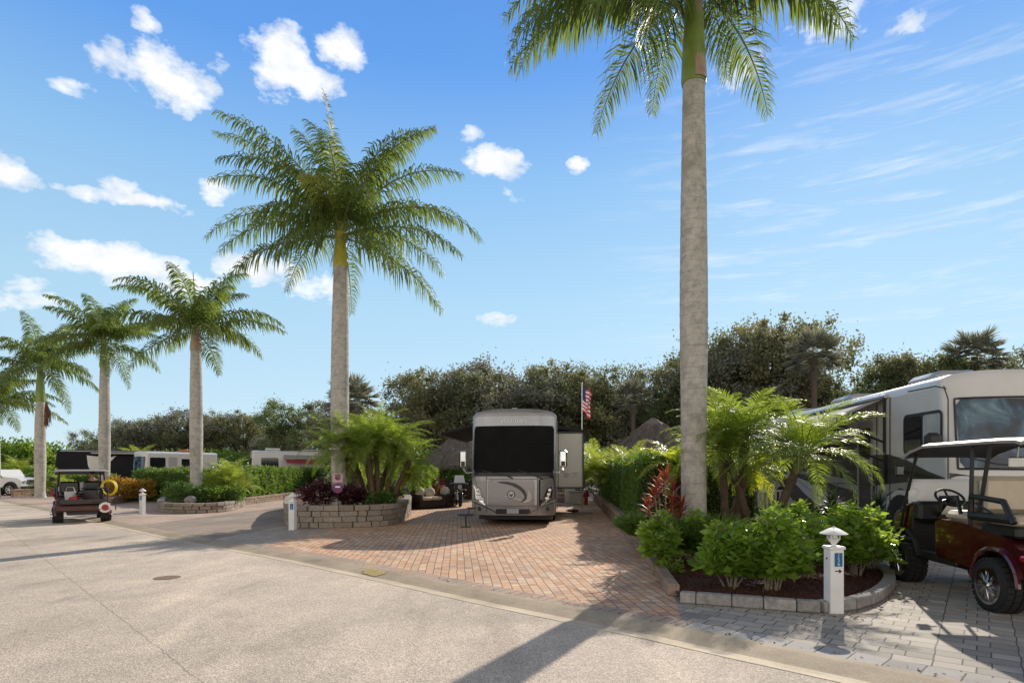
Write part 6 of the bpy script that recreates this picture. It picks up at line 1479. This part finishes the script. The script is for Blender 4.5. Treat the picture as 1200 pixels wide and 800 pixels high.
pot('small terracotta pot beside the round-topped end of the low wall behind the golf cart', XY(80, 37), .38, .62, 'areca_leaf')
# small folding step by the coach corner
t = thing('folding_step', 'small black metal step stand beside the front left corner of the bronze motorhome', 'step', XY(546, 17.7)); mb = MB(); mb.box((0,0,.36), (.46,.30,.04), 0, .01); mb.build('tread', M['black'], t)
mb = MB(); mb.box((.16,.04,.56), (.26,.24,.035), 0, .01); mb.build('tread', M['black'], t)
mb = MB(); mb.tube([(0,0,.02),(0,0,.36)], .02, 6); mb.box((0,0,.012), (.30,.22,.02)); mb.tube([(.05,.1,.36),(.10,.1,.55)], .012, 6); mb.build('post', M['black'], t)
# storage boxes and steps right of the coach
for i, (px, Y, sz, lab) in enumerate([(676, 30, (.75,.6,.62), 'gray storage box on the pavers beside the slide-out'), (668, 31.2, (.55,.5,.92), 'taller gray utility cabinet behind the storage box')]):
    t = thing('storage_box', lab, 'storage box', XY(px, Y), DANG); mb = MB(); mb.box((0,0,sz[2]/2), sz, 0, .03); mb.build('box', M['slide'], t); mb = MB(); mb.box((0,-.01,sz[2]+.02), (sz[0]+.05,sz[1]+.05,.06), 0, .015); mb.build('lid', M['rv_silver'], t)
t = thing('stone_steps', 'low stone steps under the slide-out at the far end of the drive', 'steps', XY(657, 31.5), DANG)
for k in range(2): mb = MB(); mb.box((0,.3*k,.16+.16*k), (1.1,.6-.25*k,.30), 0, .02); mb.build('tread', M['brown_stone'], t)
mb = MB(); mb.box((0,0,.02), (1.5,.75,.03), 0, .01); o = mb.build('doormat', M['wall_stone']); o.location = XY(672, 23.5); o.rotation_euler = (0,0,DANG); tag(o, 'flat pale mat lying on the pavers behind the motorhome corner', 'mat')
mb = MB(); mb.ball((0,0,.07), (.22,.16,.06), 10, 6, .3); o = mb.build('leaf_pile', M['wicker']); o.location = XY(672, 23.4, .035); tag(o, 'small brown heap on the pale mat by the driveway wall', 'debris')
t = thing('fire_hydrant', 'small dark red standpipe near the start of the driveway wall', 'standpipe', XY(687, 29.5)); mb = MB(); mb.lathe((0,0,0), [(.09,0),(.08,.5),(.12,.52),(.12,.58),(.06,.72),(.02,.75)], 14); mb.build('pipe', M['red_can'], t, True); mb = MB(); mb.tube([(-.16,0,.45),(.16,0,.45)], .05, 8); mb.build('valve', M['red_can'], t, True)
# flag
t = thing('flag', 'red white and blue striped flag hanging on a pole above the slide-out', 'flag', XY(682, 26)); mb = MB(); zt = ZY(450, 26); mb.tube([(0,0,0),(0,0,zt)], .022, 8); mb.ball((0,0,zt+.03), .04, 8, 6); mb.build('pole', M['alu'], t, True)
cl_ = None; nsx = 12; Wf = .62; Hf = 1.05
def fl(u, v): return (.03+u*Wf*.62*(1-.25*v)+.03*math.sin(v*5+u*9), .09*math.sin(u*16+v*2)*u, zt-.10-v*Hf-.38*u*(.6+.4*v))
for nm, mt, sel in (('red_stripes','flag_red',0),('white_stripes','flag_white',1),('blue_canton','flag_blue',2)):
    mb = MB()
    for k in range(13):
        for i in range(16):
            u0, u1 = i/16, (i+1)/16; v0, v1 = k/13, (k+1)/13; cant = (u0 < .42 and k < 7); want = 2 if cant else (k % 2)
            if want == sel: mb.add([fl(u0,v0),fl(u1,v0),fl(u1,v1),fl(u0,v1)], [(0,1,2,3)])
    mb.build(nm, M[mt], t)
# sign on the royal palm in the planter
t = thing('garden_sign', 'pink and purple sign plates on a stake in front of the planter royal palm', 'sign', XY(396, 18.15, .62), R(4))
mb = MB(); mb.cyl((0,0,-.05), (0,0,.9), .012, n=6); mb.build('stake', M['black'], t)
mb = MB(); mb.box((0,-.02,.83), (.30,.015,.27), 0, .005); s1 = mb.build('plate', M['sign_pink'], t); mb = MB()
mb.ball((0,-.031,.83), (.085,.004,.07), 12, 6); mb.box((0,-.031,.92), (.20,.004,.03)); mb.build('plate_mark', M['sign_purple'], s1)
mb = MB(); mb.lathe((0,-.02,.52), [(.15,-.008),(.15,.008)], 24, 'Y'); s2 = mb.build('oval_plate', M['sign_purple'], t); mb = MB(); mb.box((.0,-.031,.56), (.15,.004,.045)); mb.build('plate_mark', M['white_fab'], s2)
# thatched huts
def hut(label, loc, r, h0, h1, rz=0, sq=1.0):
    t = thing('thatched_hut', label, 'thatched hut', loc, rz); mb = MB(); n = 28; vs = []; fs = []; rows = 9
    for j in range(rows):
        s = j/(rows-1)
        for k in range(n):
            a = 2*math.pi*k/n; q = r*(1-s)**.85*(1+random.uniform(-.03,.03))+.08; vs.append((q*math.cos(a)*sq, q*math.sin(a), h0+(h1-h0)*s**1.05+random.uniform(-.04,.04)))
    for j in range(rows-1):
        for k in range(n): b = (k+1) % n; fs.append((j*n+k, j*n+b, (j+1)*n+b, (j+1)*n+k))
    fs.append(tuple((rows-1)*n+k for k in range(n))); mb.add(vs, fs); mb.build('thatch_roof', M['thatch'], t, True)
    P = []; D = []
    for i in range(6000):
        a = random.uniform(0,6.283); s = random.random()**1.5*.9; q = r*(1-s)**.85+.1; P.append((q*math.cos(a)*sq, q*math.sin(a), h0+(h1-h0)*s)); D.append((math.cos(a)*.8+random.gauss(0,.15), math.sin(a)*.8+random.gauss(0,.15), -.8))
    V, F = leaves(np.array(P), np.array(D), rng.uniform(.15,.42,6000), .03); npmesh('thatch_fringe', V, F, M['thatch'], t)
    for k in range(4):
        a = R(45+90*k); mb = MB(); mb.cyl((r*.72*math.cos(a)*sq, r*.72*math.sin(a), 0), (r*.72*math.cos(a)*sq, r*.72*math.sin(a), h0+.35), .09, n=8); mb.build('post', M['oak_bark'], t, True)
    mb = MB(); mb.box((0,0,.55), (r*1.1*sq,r*.7,1.05), 0, .04); mb.build('bar_counter', M['wicker'], t); return t
hut('gray thatched hut roof left of the bronze motorhome behind the motorcycle', XY(538, 36), 2.5, 1.95, ZY(508, 36), 0, 1.0)
hut('gray thatched hut with a peaked roof behind the areca palms right of the flag', XY(766, 28), 2.4, 1.9, ZY(490, 28), 0, 1.05)
# small pale outbuilding with white picket rail behind the palms
t = thing('outbuilding', 'low lavender-gray outbuilding seen between the thick palm trunk and the date palm', 'building', XY(848, 22), 0)
mb = MB(); mb.box((0,1.5,1.0), (4.2,3.0,2.0)); mb.build('wall', M['lavender'], t); mb = MB(); mb.box((0,1.4,2.05), (4.5,3.4,.12), 0, .02); mb.build('roof', M['rv_silver'], t)
mb = MB(); mb.box((-.6,-.01,1.15), (.9,.03,.8)); mb.build('window', M['glassdark'], t)
mb = MB(); mb.box((0,0,.98), (4.6,.05,.07)); mb.box((0,0,.18), (4.6,.05,.07))
for k in range(31): mb.box((-2.25+.15*k,0,.50), (.055,.035,.96))
o = mb.build('picket_fence', M['white']); o.location = XY(848, 20.6); tag(o, 'white picket fence in front of the lavender-gray outbuilding', 'fence')
